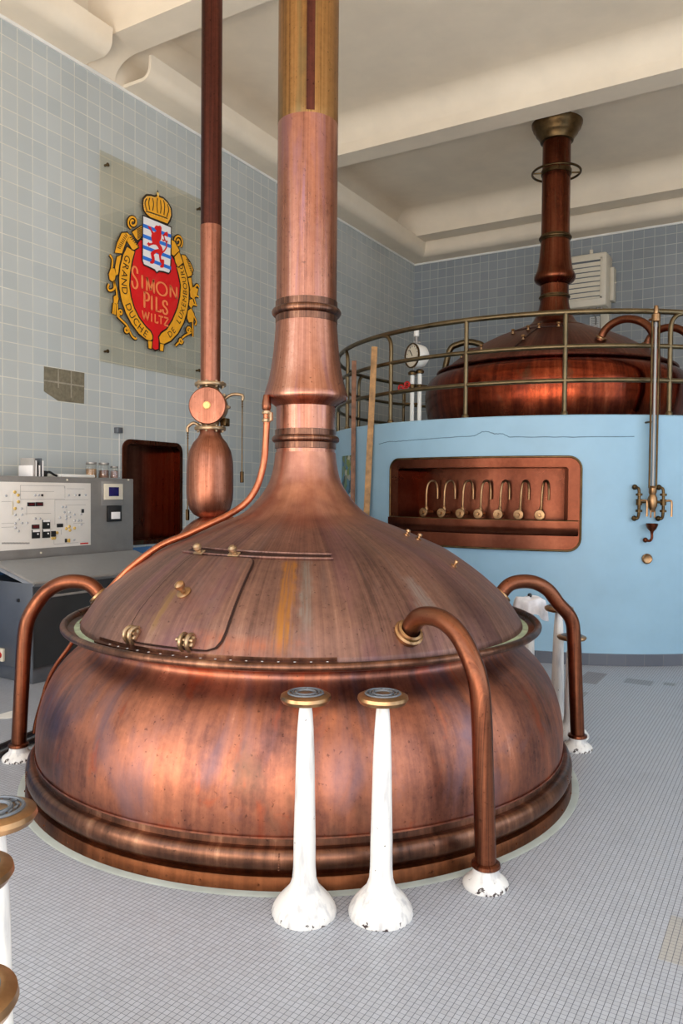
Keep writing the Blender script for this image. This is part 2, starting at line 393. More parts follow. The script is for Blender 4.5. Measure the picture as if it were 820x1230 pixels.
# walls with windows: front (behind the camera) and right
def wall_windows(name, horiz, fixed, lo, hi, wins, z0, z1, inward):
    bm = BM(); t = .2
    def b(u0, u1, a, c):
        if horiz: box(bm, u0, u1, min(fixed, fixed-inward*t), max(fixed, fixed-inward*t), a, c)
        else: box(bm, min(fixed, fixed-inward*t), max(fixed, fixed-inward*t), u0, u1, a, c)
    prev = lo
    for u0, u1 in wins:
        b(prev, u0, 0, SLAB); b(u0, u1, 0, z0); b(u0, u1, z1, SLAB); prev = u1
    b(prev, hi, 0, SLAB)
    return struct(finish(bm, name, 'plaster', smooth=False))
FW_W = [(-5.4, -2.6), (-2.0, .8), (1.3, 3.7)]
RW_W = [(-1.0, 1.2), (1.8, 4.0), (4.8, 7.0)]
wall_windows('wall_front', True, FY, WX, RX, FW_W, .5, 5.7, 1)
wall_windows('wall_right', False, RX, FY, BY, RW_W, .6, 5.2, -1)
k = 0
for u0, u1 in FW_W:
    k += 1; bm = BM(); y = FY-.1
    for u in (u0+.03, (u0+u1)/2, u1-.03): box(bm, u-.03, u+.03, y-.03, y+.03, .5, 5.7)
    for z in (.53, 2.2, 3.9, 5.67): box(bm, u0, u1, y-.025, y+.025, z-.03, z+.03)
    struct(finish(bm, 'window_%d' % k, 'white', smooth=False))
for u0, u1 in RW_W:
    k += 1; bm = BM(); x = RX+.1
    for u in (u0+.03, (u0+u1)/2, u1-.03): box(bm, x-.03, x+.03, u-.03, u+.03, .6, 5.2)
    for z in (.63, 2.1, 3.7, 5.17): box(bm, x-.025, x+.025, u0, u1, z-.03, z+.03)
    struct(finish(bm, 'window_%d' % k, 'white', smooth=False))
# beams with haunches
def haunch(bm, p, q, ax, s, L0, L1, r, z):
    """concave fillet between a vertical face at coordinate p (facing s) and the slab at height z; runs L0..L1 along the other axis"""
    n = 8; pr = [(p, z-r)]
    for i in range(n+1):
        a = PI/2*i/n
        pr.append((p + s*(r - r*math.cos(a)), z - r + r*math.sin(a)))
    pr.append((p, z))
    A = [Vector((L0, u, w)) if ax == 'y' else Vector((u, L0, w)) for u, w in pr]
    B = [Vector((L1, u, w)) if ax == 'y' else Vector((u, L1, w)) for u, w in pr]
    loops(bm, A, B)
i = 3
for by in (2.0, 5.42, 8.86, 12.30):
    i += 1; bm = BM(); w = .36 if by < 6 else .34
    box(bm, WX, RX, by, by+w, SOF, SLAB+.01)
    haunch(bm, by, 0, 'y', -1, WX, RX, .26, SLAB)
    haunch(bm, by+w, 0, 'y', 1, WX, RX, .26, SLAB)
    struct(finish(bm, 'trim_%d' % i, 'plaster'))
    if by == 5.42:   # curved end of the beam where it meets the wall
        bm = BM()
        pr = [(WX+.012, TOP+.02), (WX+.02, TOP+.03)] + [(WX+.02+.34*(1-math.cos(a)), TOP+.03+(SOF-TOP-.03)*math.sin(a)) for a in [PI/2*q/8 for q in range(9)]] + [(WX+.012, SOF+.01)]
        loops(bm, [Vector((u, by, w_)) for u, w_ in pr], [Vector((u, by+w, w_)) for u, w_ in pr])
        for yy in (by, by+w): bm.faces.new([bm.verts.new(Vector((u, yy, w_))) for u, w_ in pr])
        struct(finish(bm, 'trim_14', 'plaster'))
bm = BM(); haunch(bm, WX+.012, 0, 'x', 1, FY, BY, .30, SLAB); struct(finish(bm, 'trim_10', 'plaster'))
# light troughs round the walls: flat shelf with a rounded upturned lip
def trough_profile(w=.40, h=.24, t=.035):
    o = [(0, 0)]; rr = .13
    for q in range(9):
        a = PI/2*q/8; o.append((w-rr+rr*math.sin(a), rr*1.0-rr*math.cos(a)))
    o.append((w+.01, h)); o.append((w+.01-t, h))
    for q in range(9):
        a = PI/2*(8-q)/8; r2 = rr-t; o.append((w-rr+r2*math.sin(a), rr-r2*math.cos(a)))
    o.append((0, t)); return o
def trough_left(y0, y1, name, mitre=False):
    bm = BM(); pr = trough_profile()
    A = [Vector((WX+.012+u, y0, TOP+v)) for u, v in pr]; B = [Vector((WX+.012+u, y1-(u if mitre else 0), TOP+v)) for u, v in pr]
    loops(bm, A, B); bm.faces.new([bm.verts.new(p) for p in A])
    if not mitre: bm.faces.new([bm.verts.new(p) for p in B])
    return struct(finish(bm, name, 'plaster'))
trough_left(FY, 5.38, 'trim_11'); trough_left(5.90, BY-.012, 'trim_12', True)
bm = BM(); pr = trough_profile()
loops(bm, [Vector((WX+.012+u, BY-.012-u, TOP+v)) for u, v in pr], [Vector((RX, BY-.012-u, TOP+v)) for u, v in pr])
struct(finish(bm, 'trim_13', 'plaster'))
# thin white edge strip under the trough
bm = BM(); box(bm, WX, WX+.02, FY, BY, TOP-.03, TOP+.005); box(bm, WX+.02, RX, BY-.02, BY, TOP-.03, TOP+.005); struct(finish(bm, 'trim_15', 'white', smooth=False))
# painted floor collar round the near kettle
bm = BM(); lathe(bm, [(1.50, .001), (1.50, .006), (1.572, .006), (1.58, .001)], 128, tuple(K1)); struct(finish(bm, 'trim_16', 'ringfloor'))

# ---------------------------------------------------------------- near kettle
k1 = thing('brewing_kettle', 'large foreground copper brewing kettle with wide dome and tall chimney on the mosaic floor', 'kettle', K1)
bm = BM()
bp = [(v.x, v.z) for v in smooth_path([(r, 0, h) for r, h in [(1.489, .198), (1.4925, .24), (1.492, .30), (1.482, .385), (1.456, .48), (1.416, .57), (1.360, .648), (1.302, .702), (1.250, .742), (1.222, .775), (1.222, .802), (1.245, .819), (1.275, .828)]], 3)]
lathe(bm, [(1.485, .196), (1.4965, .195), (1.4965, .203)] + bp, 160)
finish(bm, 'kettle_body', 'k1_body', k1)
bm = BM()
lathe(bm, [(1.489, .198), (1.491, .166), (1.499, .164), (1.514, .166), (1.528, .158), (1.537, .144), (1.542, .124), (1.541, .104), (1.533, .086), (1.519, .073), (1.512, .062)], 160)
for az in (-123, -60, 5, 60, 120):     # riveted seams on the base roll
    for q in range(7):
        h = .09+.011*q; r = 1.538+.004*math.sin(PI*q/6)
        ball(bm, (r*math.cos(R_(az)), r*math.sin(R_(az)), h), .0035, seg=8)
finish(bm, 'base_roll', 'k1_base', k1)
bm = BM(); lathe(bm, [(1.512, .064), (1.535, .060), (1.540, .054), (1.543, .0), (1.515, .0)], 160)
for q in range(40):
    a = 2*PI*q/40; ball(bm, (1.542*math.cos(a), 1.542*math.sin(a), .03), .005, seg=8)
finish(bm, 'foot_strip', 'foot_cu', k1)
# rim gutter with rolled lip
lip = [(1.262, .822), (1.30, .828), (1.335, .838)] + [(1.352+.019*math.cos(R_(a)), .861+.019*math.sin(R_(a))) for a in range(-100, 181, 20)] + [(1.332, .852), (1.305, .846), (1.262, .846)]
bm = BM(); lathe(bm, lip, 160); finish(bm, 'rim_gutter', 'k1_base', k1)
bm = BM(); lathe(bm, [(1.258, .854), (1.285, .849), (1.298, .8485)], 128); finish(bm, 'verdigris_ring', 'verd', k1)
DP = [(1.268, .850), (1.263, .872), (1.25, .895), (1.17, 1.01), (1.05, 1.12), (.92, 1.215), (.82, 1.277), (.7, 1.33), (.56, 1.39), (.435, 1.437), (.365, 1.472), (.3, 1.530), (.25, 1.592), (.212, 1.66), (.190, 1.742), (.178, 1.83)]
dp = [(v.x, v.z) for v in smooth_path([(r, 0, h) for r, h in DP], 4)]
bm = BM(); lathe(bm, dp, 128); dome = finish(bm, 'dome', 'k1_dome', k1)
def dome_h(r):
    for (a, b), (c, d) in zip(dp, dp[1:]):
        if c <= r <= a: return d + (b-d)*(r-c)/(a-c) if a > c else b
    return dp[0][1] if r > dp[0][0] else dp[-1][1]
def dome_n(r):
    s = (dome_h(r+.01)-dome_h(r-.01))/.02
    v = Vector((-s, 0, 1)).normalized(); return v
def dome_pt(phi, r, off=0):
    n = dome_n(r); a = R_(phi); rr = r + n.x*off
    return Vector((rr*math.cos(a), rr*math.sin(a), dome_h(r) + n.z*off))
def dome_axis(phi, r):
    n = dome_n(r); a = R_(phi); return Vector((n.x*math.cos(a), n.x*math.sin(a), n.z))
def ring_collar(r, h, name, rr=.016, band=.03, mat='k1_stack'):
    bm = BM()
    pr = [(r, h-rr-band), (r+.006, h-rr-band+.002), (r+.006, h-rr)] + [(r+.004+rr*math.cos(R_(a)), h+rr*math.sin(R_(a))) for a in range(-80, 81, 20)] + [(r+.006, h+rr), (r+.006, h+rr+band-.002), (r, h+rr+band)]
    lathe(bm, pr, 64); finish(bm, name, mat, k1)
CO = Vector((-.006, -.003, 0))
bm = BM(); lathe(bm, [(.174, 1.82), (.174, 2.17)], 64); finish(bm, 'neck', 'k1_stack', k1)
ring_collar(.175, 1.908, 'collar_ring', .021, .036, 'k1_base')
bm = BM(); lathe(bm, [(.178, 2.10), (.20, 2.118), (.238, 2.135), (.247, 2.150), (.248, 2.165), (.240, 2.19), (.226, 2.235), (.213, 2.29), (.203, 2.35), (.194, 2.42), (.187, 2.50), (.182, 2.56), (.180, 2.60)], 64)
finish(bm, 'bell_skirt', 'k1_stack', k1)
ring_collar(.177, 2.652, 'collar_ring', .024, .040, 'k1_base')
bm = BM(); lathe(bm, [(.178, 2.60), (.176, 3.748)], 64); finish(bm, 'chimney', 'k1_stack', k1)
bm = BM()
pr = []
lathe(bm, [(.1755, 3.742), (.1768, 3.746), (.1765, 3.80), (.176, SLAB-.03)], 64)
finish(bm, 'upper_chimney', 'patina', k1)
bm = BM()   # raised vertical seam on the patinated part
pa = R_(-52)
for rr_, a_ in ((.179, pa),):
    v = []
    for z in (3.755, SLAB-.01):
        v.append([Vector((rr_*math.cos(a_+d), rr_*math.sin(a_+d), z)) for d in (-.14, -.13, -.05, .03, .12, .13)])
    loops(bm, v[0], v[1], closed=False)
finish(bm, 'chimney_seam', 'darkpipe', k1)
# hatch on the dome
bm = BM()
def patch(bm, left, right, nv, off, t):
    """left/right: lists of (phi, r) of equal length; closed slab following the dome"""
    G = []
    for (pa_, ra), (pb, rb) in zip(left, right):
        G.append([(pa_+(pb-pa_)*k/nv, ra+(rb-ra)*k/nv) for k in range(nv+1)])
    top = [[bm.verts.new(dome_pt(p, r, off+t)) for p, r in row] for row in G]
    bot = [[bm.verts.new(dome_pt(p, r, off)) for p, r in row] for row in G]
    for i in range(len(G)-1):
        for k in range(nv): bm.faces.new((top[i][k], top[i][k+1], top[i+1][k+1], top[i+1][k]))
    n, m_ = len(G), nv+1
    edge = [(0, k) for k in range(m_)] + [(i, nv) for i in range(1, n)] + [(n-1, k) for k in range(nv-1, -1, -1)] + [(i, 0) for i in range(n-2, 0, -1)]
    for (a, b), (c, d) in zip(edge, edge[1:]+edge[:1]): bm.faces.new((top[a][b], top[c][d], bot[c][d], bot[a][b]))
rs = [.842, .846, .856, .875, .95, 1.03, 1.10, 1.16, 1.20, 1.225, 1.242, 1.250]
dl = [2.4, 1.3, .4, 0, 0, 0, 0, 0, .15, .6, 1.5, 3.2]
patch(bm, [(-98.7+d*.9, r) for r, d in zip(rs, dl)], [(-73.2-d, r) for r, d in zip(rs, dl)], 18, -.002, .013)
hatch = finish(bm, 'hatch_door', 'k1_dome', k1)
bm = BM()
ol = [dome_pt(-98.9+d*.9, r, .006) for r, d in zip(rs, dl)]; orr = [dome_pt(-73.0-d, r, .006) for r, d in zip(rs, dl)]
bot = [dome_pt(-98.9+3.2*.9+(-76.2-(-96))*q/8, 1.252, .006) for q in range(1, 8)]
topp = [dome_pt(-96.5+(-75.6+96.5)*q/8, .841, .006) for q in range(1, 8)]
tube(bm, ol+bot+orr[::-1]+topp[::-1], .0045, 6, closed=True)
finish(bm, 'hatch_seam', 'darkcopperline', hatch)
bm = BM()
pp = dome_pt(-88.6, 1.065, .01); ax = dome_axis(-88.6, 1.065)
lathe(bm, [(0, 0), (.036, 0), (.036, .006), (.03, .01), (.014, .014), (.012, .03), (.02, .036), (.026, .048), (.024, .06), (.012, .07), (0, .072)], 24, pp, ax)
finish(bm, 'hatch_knob', 'brass', hatch)
for ph in (-96.9, -81.5):
    bm = BM(); p = dome_pt(ph, .822, .006); a_ = dome_axis(ph, .822)
    box(bm, -.03, .03, -.018, .018, 0, .012, .004, Matrix.Translation(p) @ (Vector((0, 0, 1)).rotation_difference(a_)).to_matrix().to_4x4() @ Matrix.Rotation(R_(ph+90), 4, 'Z'))
    lathe(bm, [(0, 0), (.014, 0), (.014, .02), (.022, .03), (.022, .045), (.012, .055), (0, .056)], 16, p+Vector((0, 0, 0)), a_)
    finish(bm, 'hinge', 'valve', hatch)
for ph in (-96.4, -81.2):
    bm = BM(); p = dome_pt(ph, 1.235, .008); a_ = dome_axis(ph, 1.235); rad = Vector((math.cos(R_(ph)), math.sin(R_(ph)), 0)); tan = Vector((-rad.y, rad.x, 0))
    w_ = a_.cross(tan)
    for sgn in (-1, 1):
        tube(bm, [p+tan*.018*sgn+w_*(.036*math.cos(R_(q)))+a_*(.040*math.sin(R_(q))) for q in range(-20, 201, 20)], .010, 8)
    box(bm, -.042, .042, -.026, .026, 0, .022, .007, Matrix.Translation(p) @ Matrix((tan, w_, a_)).transposed().to_4x4())
    tube(bm, [p+tan*-.044+a_*.026, p+tan*.044+a_*.026], .010, 10)
    finish(bm, 'latch', 'valve', hatch)
# lifting bar track above the hatch and drip strip below it
bm = BM()
A = [(-108+61*q/20, .762+.035*(q/20)) for q in range(21)]
for off, dr in ((.004, 0), (.004, .055)):
    tube(bm, [dome_pt(p, r+dr-.02*(q/20) if dr else r, off) for q, (p, r) in enumerate(A)], .007, 8)
finish(bm, 'track_bar', 'k1_dome', k1)
bm = BM()
patch(bm, [(-106, .772), (-106, .806)], [(-47.4, .802), (-47.4, .824)], 24, -.002, .003)
finish(bm, 'track_slot', 'darkcopperline', k1)
bm = BM()
for zz in range(2): pass
S = [(-108+58*q/40) for q in range(41)]
A = [Vector((1.272*math.cos(R_(p)), 1.272*math.sin(R_(p)), .868)) for p in S]; B = [Vector((1.30*math.cos(R_(p)), 1.30*math.sin(R_(p)), .868)) for p in S]
C_ = [Vector((1.30*math.cos(R_(p)), 1.30*math.sin(R_(p)), .860)) for p in S]; D_ = [Vector((1.272*math.cos(R_(p)), 1.272*math.sin(R_(p)), .885)) for p in S]
loops(bm, D_, A, False); loops(bm, A, B, False); loops(bm, B, C_, False)
st = finish(bm, 'drip_strip', 'k1_base', k1)
bm = BM()
for q in range(17):
    p = R_(-102+50*q/16); lathe(bm, [(0, .0012), (.0055, .0012), (.0055, 0)], 10, (1.287*math.cos(p), 1.287*math.sin(p), .869))
finish(bm, 'rivet_row', 'e_white', st)
for ph, r in ((8.1, .632), (11.9, .688), (2.9, .932)):
    bm = BM(); lathe(bm, [(0, 0), (.018, 0), (.018, .006), (.009, .01), (.009, .02), (.014, .024), (.012, .034), (0, .037)], 14, dome_pt(ph, r), dome_axis(ph, r)); finish(bm, 'stud', 'brass', k1)

# ---------------------------------------------------------------- overflow pipes of the near kettle
PP = [(1.18, .92), (1.213, .985), (1.268, 1.040), (1.35, 1.058), (1.435, 1.046), (1.515, 1.0), (1.58, .92), (1.622, .82), (1.642, .68), (1.655, .45), (1.675, .08)]
def overflow(ph0, ph1, label, scale=1, rb=1.68):
    t = thing('copper_overflow_pipe', label, 'pipe', (K1.x+rb*math.cos(R_(ph1)), K1.y+rb*math.sin(R_(ph1)), 0), 'bent copper pipes round the near kettle')
    off = Vector(t.location) - K1
    A = Vector((math.cos(R_(ph0)), math.sin(R_(ph0)), 0)); B = Vector((math.cos(R_(ph1)), math.sin(R_(ph1)), 0))
    def pt(r, h):
        f = max(0, min(1, (r-1.18)/(rb-1.18))); p = A*1.18*(1-f) + B*rb*f
        return Vector((p.x, p.y, h)) - Vector((off.x, off.y, 0))
    pts = [pt(r*rb/1.675 if r > 1.6 else r, h) for r, h in PP]
    bm = BM(); tube(bm, smooth_path(pts, 6), .043, 20); finish(bm, 'pipe', 'pipe', t)
    bm = BM(); d = (pts[1]-pts[0]).normalized(); pr0 = dome_pt(math.degrees(math.atan2(pts[0].y+off.y, pts[0].x+off.x)), 1.207)-off; nn = (dome_axis(math.degrees(math.atan2(pts[0].y+off.y, pts[0].x+off.x)), 1.207)+d*.6).normalized(); lathe(bm, [(.045, -.02), (.068, -.012), (.070, .008), (.060, .014), (.058, .026), (.046, .030)], 28, pr0, nn)
    finish(bm, 'port_ring', 'brass', t)['label'] = 'pale brass ring where the pipe enters the dome'
    bm = BM(); lathe(bm, [(.044, .10), (.058, .094), (.060, .082), (.052, .074)], 24); finish(bm, 'clamp_ring', 'pipe', t)
    bm = BM(); lathe(bm, [(.054, .078), (.052, .066), (.056, .05), (.075, .035), (.09, .022), (.094, .008), (.092, 0), (0, 0)], 28); finish(bm, 'floor_socket', 'chip', t)['label'] = 'chipped white painted floor socket'
    return t
overflow(-33.4, -30.1, 'bent copper pipe right of the two foreground posts, arching from dome to floor')
overflow(-147.4, -147.4, 'bent copper pipe at the left edge in front of the grey control console', rb=1.685)
overflow(37.8, 37.8, 'bent copper pipe behind the right side of the near kettle beside white posts', rb=1.72)

# thin copper tube from skirt down the dome
tp = thing('thin_copper_tube', 'thin bright copper tube from the chimney skirt down the left of the dome', 'pipe', (K1.x-.2, K1.y-.2, 0))
o3 = Vector(tp.location)
P = [at_z(320, 492, 4.42), at_z(320, 505, 4.42), at_z(319, 530, 4.42), at_z(316.5, 556, 4.41), at_z(309, 583, 4.4), at_z(296, 603, 4.38), at_z(275, 618, 4.35), at_z(250, 630, 4.3), at_z(222, 643, 4.28), at_z(195, 654, 4.26), at_z(170, 671, 4.25), at_z(148, 690, 4.25), at_z(127, 714, 4.25), at_z(109, 735, 4.27), at_z(95, 757, 4.30), at_z(83, 777, 4.34), at_z(67, 799, 4.38), at_z(57, 819, 4.42), at_z(50, 843, 4.45), at_z(44, 864, 4.48), at_z(41, 880, 4.5)]
bm = BM(); tube(bm, [p-o3 for p in smooth_path(P, 5)], lambda t: .0195 if t < .7 else .012, 12); finish(bm, 'tube', 'thinpipe', tp)
bm = BM(); c = at_z(320, 500, 4.42)-o3
lathe(bm, [(.02, -.035), (.026, -.032), (.026, -.016), (.018, -.012), (.018, .01), (.027, .014), (.027, .03), (.015, .036)], 16, c, (0, 0, 1))
tube(bm, [c+Vector((.02, -.01, 0)), c+Vector((.05, -.02, .0))], .008, 8); box(bm, c.x+.04, c.x+.055, c.y-.03, c.y-.01, c.z-.03, c.z+.02, .003)
finish(bm, 'valve', 'valve', tp)
bm = BM(); c = at_z(320, 487, 4.42)-o3; lathe(bm, [(.018, -.03), (.026, -.02), (.028, .0), (.024, .03), (.018, .06)], 16, c); finish(bm, 'fitting', 'pipe', tp)

# ---------------------------------------------------------------- white posts with brass caps
post = thing('white_post', 'left one of the two white posts with brass caps standing before the near kettle', 'post', (-1.580, 2.399, 0), 'white posts with round brass caps')
bm = BM(); lathe(bm, [(0, 0), (.122, 0), (.124, .012), (.118, .03), (.10, .058), (.078, .082), (.057, .105), (.046, .135), (.0425, .18), (.0415, .30), (.038, .45), (.035, .60), (.031, .70), (.0265, .765), (.022, .80), (0, .80)], 40)
finish(bm, 'column', 'chip', post)
bm = BM(); lathe(bm, [(.02, .796), (.06, .800), (.088, .808), (.0965, .822), (.094, .834), (.078, .842), (.071, .842), (0, .842)], 40); cap = finish(bm, 'cap', 'brass', post)
bm = BM(); lathe(bm, [(.030, .8425), (.034, .848), (.040, .848), (.043, .8425)], 32); lathe(bm, [(.060, .8425), (.062, .847), (.067, .847), (.070, .8425)], 32)
for q in range(14):
    a = 2*PI*q/14; box(bm, -.003, .003, -.008, .008, 0, .004, 0, Matrix.Translation((.051*math.cos(a), .051*math.sin(a), .8425)) @ Matrix.Rotation(a+.3*(q % 3), 4, 'Z'))
finish(bm, 'cap_relief', 'dsteel', cap)['label'] = 'grey worn relief ring on the cap'
dup(post, (-1.330, 2.548, 0), 'right one of the two white posts with brass caps standing before the near kettle', 1.3)
pz = at_h(-7, 972, .84); pB = at_h(-45, 1042, .84); pC = at_h(-60, 1195, .84)
dup(post, (pz.x, pz.y, 0), 'topmost of the three brass capped white posts cut off at the bottom left edge', .6)
dup(post, (pB.x, pB.y, 0), 'middle one of the three brass capped posts cut off at the bottom left edge', 2.)
dup(post, (pC.x, pC.y, 0), 'lowest and nearest brass capped post cut off at the bottom left corner', .2)
p1 = at_h(671, 728, .84); p2 = at_z(686.5, 763, 5.02); p3 = at_h(636, 722, .84)
dup(post, (p1.x, p1.y, 0), 'tall white post behind the near kettle, cap under the arch of the right copper pipe', .9)
sp_ = dup(post, (p2.x, p2.y, 0), 'shorter white post half hidden right behind the right bent copper pipe', 2.4); sp_.scale = (.98, .98, p2.z/.842)
dup(post, (p3.x, p3.y, 0), 'white post behind the kettle rim with a crumpled white cloth over its cap', 1.9)
# cloth over the third
cl = thing('crumpled_cloth', 'crumpled white cloth hanging over the cap of a post behind the near kettle', 'cloth', (p3.x, p3.y, .84))
bm = BM(); seg = 48; rows = []
for j in range(12):
    row = []
    for q in range(seg):
        a = 2*PI*q/seg; fold = math.sin(a*5+.6)*.5+math.sin(a*9+2)*.3+math.sin(a*13)*.2
        t = j/11
        if t < .4: r = .105*t/.4; z = .03-.02*t + .008*math.sin(a*3+t*9)
        else: r = .105+.02*math.sin((t-.4)*2.4) + fold*.018*(t-.3); z = .02-(t-.4)/.6*(.125+.035*math.sin(a*2+1)) + fold*.01
        row.append(bm.verts.new((r*math.cos(a), r*math.sin(a), z)))
    rows.append(row)
for A, B in zip(rows, rows[1:]):
    for q in range(seg): bm.faces.new((A[q], A[(q+1) % seg], B[(q+1) % seg], B[q]))
finish(bm, 'drape', 'cloth', cl, angle=80)
bm = BM(); lathe(bm, [(0, .03), (.014, .03), (.016, .045), (.01, .055), (0, .056)], 14); finish(bm, 'knob', 'black', cl)

# ---------------------------------------------------------------- condenser column at the left
cz = 6.2; cc = at_z(252.5, 500, cz); CC = Vector((cc.x, cc.y, 0))
cond = thing('condenser_column', 'slim dark and copper pipe with round valve and egg shaped tank left of the chimney', 'pipe', CC)
H = lambda y: at_z(252.5, y, cz).z
bm = BM(); rp = .0835; lathe(bm, [(rp, H(272)), (rp-.001, SLAB)], 40); finish(bm, 'upper_pipe', 'darkpipe', cond)['label'] = 'dark brown oxidised upper pipe'
bm = BM(); lathe(bm, [(rp+.002, H(272)), (rp-.003, H(400)), (rp-.004, H(460))], 40); finish(bm, 'lower_pipe', 'lightcu', cond)
def flange(y, name, par):
    bm = BM(); h = H(y); lathe(bm, [(.07, h-.014), (.122, h-.014), (.126, h-.008), (.126, h+.008), (.122, h+.014), (.07, h+.014)], 40)
    for q in range(8):
        a = 2*PI*(q+.5)/8; lathe(bm, [(0, -.028), (.010, -.028), (.010, .026), (0, .026)], 6, (.103*math.cos(a), .103*math.sin(a), h))
    finish(bm, name, 'valve', par)
flange(462, 'flange', cond); flange(515, 'flange', cond)
# valve body: drum facing the viewer
vd = (Vector((0, 0, 0)) - Vector((CC.x, CC.y, 0))).normalized(); vd = (Matrix.Rotation(R_(-12), 3, 'Z') @ vd)
side = Vector((-vd.y, vd.x, 0))
vc = Vector((0, 0, H(489)))
bm = BM(); lathe(bm, [(.06, H(515)), (.075, H(508)), (.09, H(489)), (.075, H(470)), (.06, H(462))], 32)
lathe(bm, [(0, -.10), (.12, -.10), (.135, -.06), (.14, .0), (.137, .07), (.12, .10)], 40, vc, vd)
for q in range(9):
    a = 2*PI*q/9; pc = vc + vd*.0 + (side*math.cos(a)+Vector((0, 0, 1))*math.sin(a))*.148
    if abs(math.sin(a)) < .9: lathe(bm, [(0, -.02), (.014, -.02), (.014, .02), (0, .02)], 6, pc, vd)
finish(bm, 'valve_body', 'valve', cond)
bm = BM(); lathe(bm, [(.12, .098), (.148, .100), (.150, .112), (.142, .122), (.04, .128), (0, .128)], 48, vc, vd); vf = finish(bm, 'valve_cover', 'lightcu', cond)
bm = BM(); lathe(bm, [(.03, .126), (.03, .14), (.024, .146), (0, .146)], 20, vc, vd); finish(bm, 'cover_nut', 'e_dot', vf)
# lever arms with pull chains
def lever(x0, y0, x1, y1, yend, name):
    bm = BM(); a_ = at_z(x0, y0, cz)-CC; b_ = at_z(x1, y1, cz)-CC; mid = (a_+b_)/2+Vector((0, 0, .03))
    tube(bm, [a_, mid, b_, b_-Vector((0, 0, .04))], .013, 10, smooth=4)
    l = finish(bm, name, 'valve', cond)
    bm = BM(); e_ = b_-Vector((0, 0, b_.z-H(yend)))
    tube(bm, [b_-Vector((0, 0, .03)), e_], .005, 8); box(bm, e_.x-.012, e_.x+.012, e_.y-.012, e_.y+.012, e_.z-.09, e_.z, .004)
    for q in range(3): ball(bm, b_-Vector((0, 0, .05+.02*q)), .008, seg=8)
    finish(bm, 'pull_rod', 'dbrass', l)
lever(266, 482, 291, 475, 566, 'lever'); lever(240, 512, 225.5, 513, 612, 'lever')
bm = BM(); q0 = at_z(270, 507, cz)-CC; box(bm, q0.x-.03, q0.x+.03, q0.y-.03, q0.y+.03, q0.z-.035, q0.z+.03, .008); tube(bm, [q0, q0+Vector((.05, -.02, -.03))], .01, 8); finish(bm, 'side_cock', 'dbrass', cond)
bm = BM()
lathe(bm, [(.082, H(516)), (.084, H(521)), (.10, H(526)), (.135, H(532)), (.168, H(542)), (.184, H(554)), (.187, H(566)), (.188, H(590)), (.184, H(600)), (.165, H(611)), (.13, H(618)), (.08, H(622)), (0, H(624))], 56)
tank = finish(bm, 'egg_tank', 'lightcu', cond)
bm = BM(); pts = [at_z(258, 640, cz)-CC, at_z(250, 641, cz-.02)-CC, at_z(238, 652, cz-.05)-CC, at_z(230, 668, cz-.08)-CC, at_z(228, 700, cz-.1)-CC]
pts = [at_z(276, 652, cz)-CC, at_z(262, 646, cz)-CC, at_z(246, 652, cz-.02)-CC, at_z(236, 668, cz-.05)-CC, at_z(232, 700, cz-.08)-CC]; pts = pts+[Vector((pts[-1].x, pts[-1].y, .0))]
tube(bm, smooth_path(pts, 6), .20, 32)
finish(bm, 'elbow_duct', 'lightcu', cond)

# ---------------------------------------------------------------- wall niche at left
ny = thing('wall_niche', 'dark copper lined recess with rounded corners in the tiled left wall behind the console', 'niche', (WX, (NY0+NY1)/2, NZ0))
def rrect(a0, a1, b0, b1, r, n=6, side_n=1):
    out = []
    for (cx_, cy_, s) in ((a1-r, b1-r, 0), (a0+r, b1-r, 90), (a0+r, b0+r, 180), (a1-r, b0+r, 270)):
        for q in range(n+1):
            an = R_(s+90*q/n); out.append((cx_+r*math.cos(an), cy_+r*math.sin(an)))
    return out
oy = ny.location
def L(x, y, z): return Vector((x-oy.x, y-oy.y, z-oy.z))
outer = rrect(NY0-.035, NY1+.035, NZ0-.035, NZ1+.035, .11); inner = rrect(NY0+.012, NY1-.012, NZ0+.012, NZ1-.012, .075)
bm = BM()
loops(bm, [L(WX+.003, a, b) for a, b in outer], [L(WX+.022, a, b) for a, b in outer]); loops(bm, [L(WX+.022, a, b) for a, b in outer], [L(WX+.022, a, b) for a, b in inner])
loops(bm, [L(WX+.022, a, b) for a, b in inner], [L(WX-.26, a, b) for a, b in inner])
finish(bm, 'frame', 'k2_stack', ny)
bm = BM(); bm.faces.new([bm.verts.new(L(WX-.255, a, b)) for a, b in inner]); finish(bm, 'back_panel', 'cavity', ny)

# bare mortar patch
bm = BM(); g = at_X
pts = [g(52.5, 440, WX), g(101, 448, WX), g(100.5, 485, WX), g(69.5, 481.5, WX), g(52.5, 470, WX)]
A = [Vector((WX+.0015, p.y, p.z)) for p in pts]; B = [Vector((WX+.005, p.y, p.z)) for p in pts]
bm.faces.new([bm.verts.new(p) for p in B]); loops(bm, A, B)
tag(finish(bm, 'bare_mortar_patch', 'mortar', smooth=False), 'brown patch of bare mortar where wall tiles are missing, above the console', 'patch')
bm = BM()
ys = [pts[0].y+(pts[1].y-pts[0].y)*f for f in (.34, .66)]
for y_ in ys: box(bm, WX+.004, WX+.007, y_-.006, y_+.006, 2.52 if y_ > ys[0] else 2.6, 2.79)
box(bm, WX+.004, WX+.0072, pts[0].y, pts[1].y, 2.645, 2.66)
MT['oldgrout'] = simple('old_grout', lin(160, 152, 134), .8, 0, .15, 20)
gl = finish(bm, 'grout_line', 'oldgrout', bpy.data.objects['bare_mortar_patch'], smooth=False)
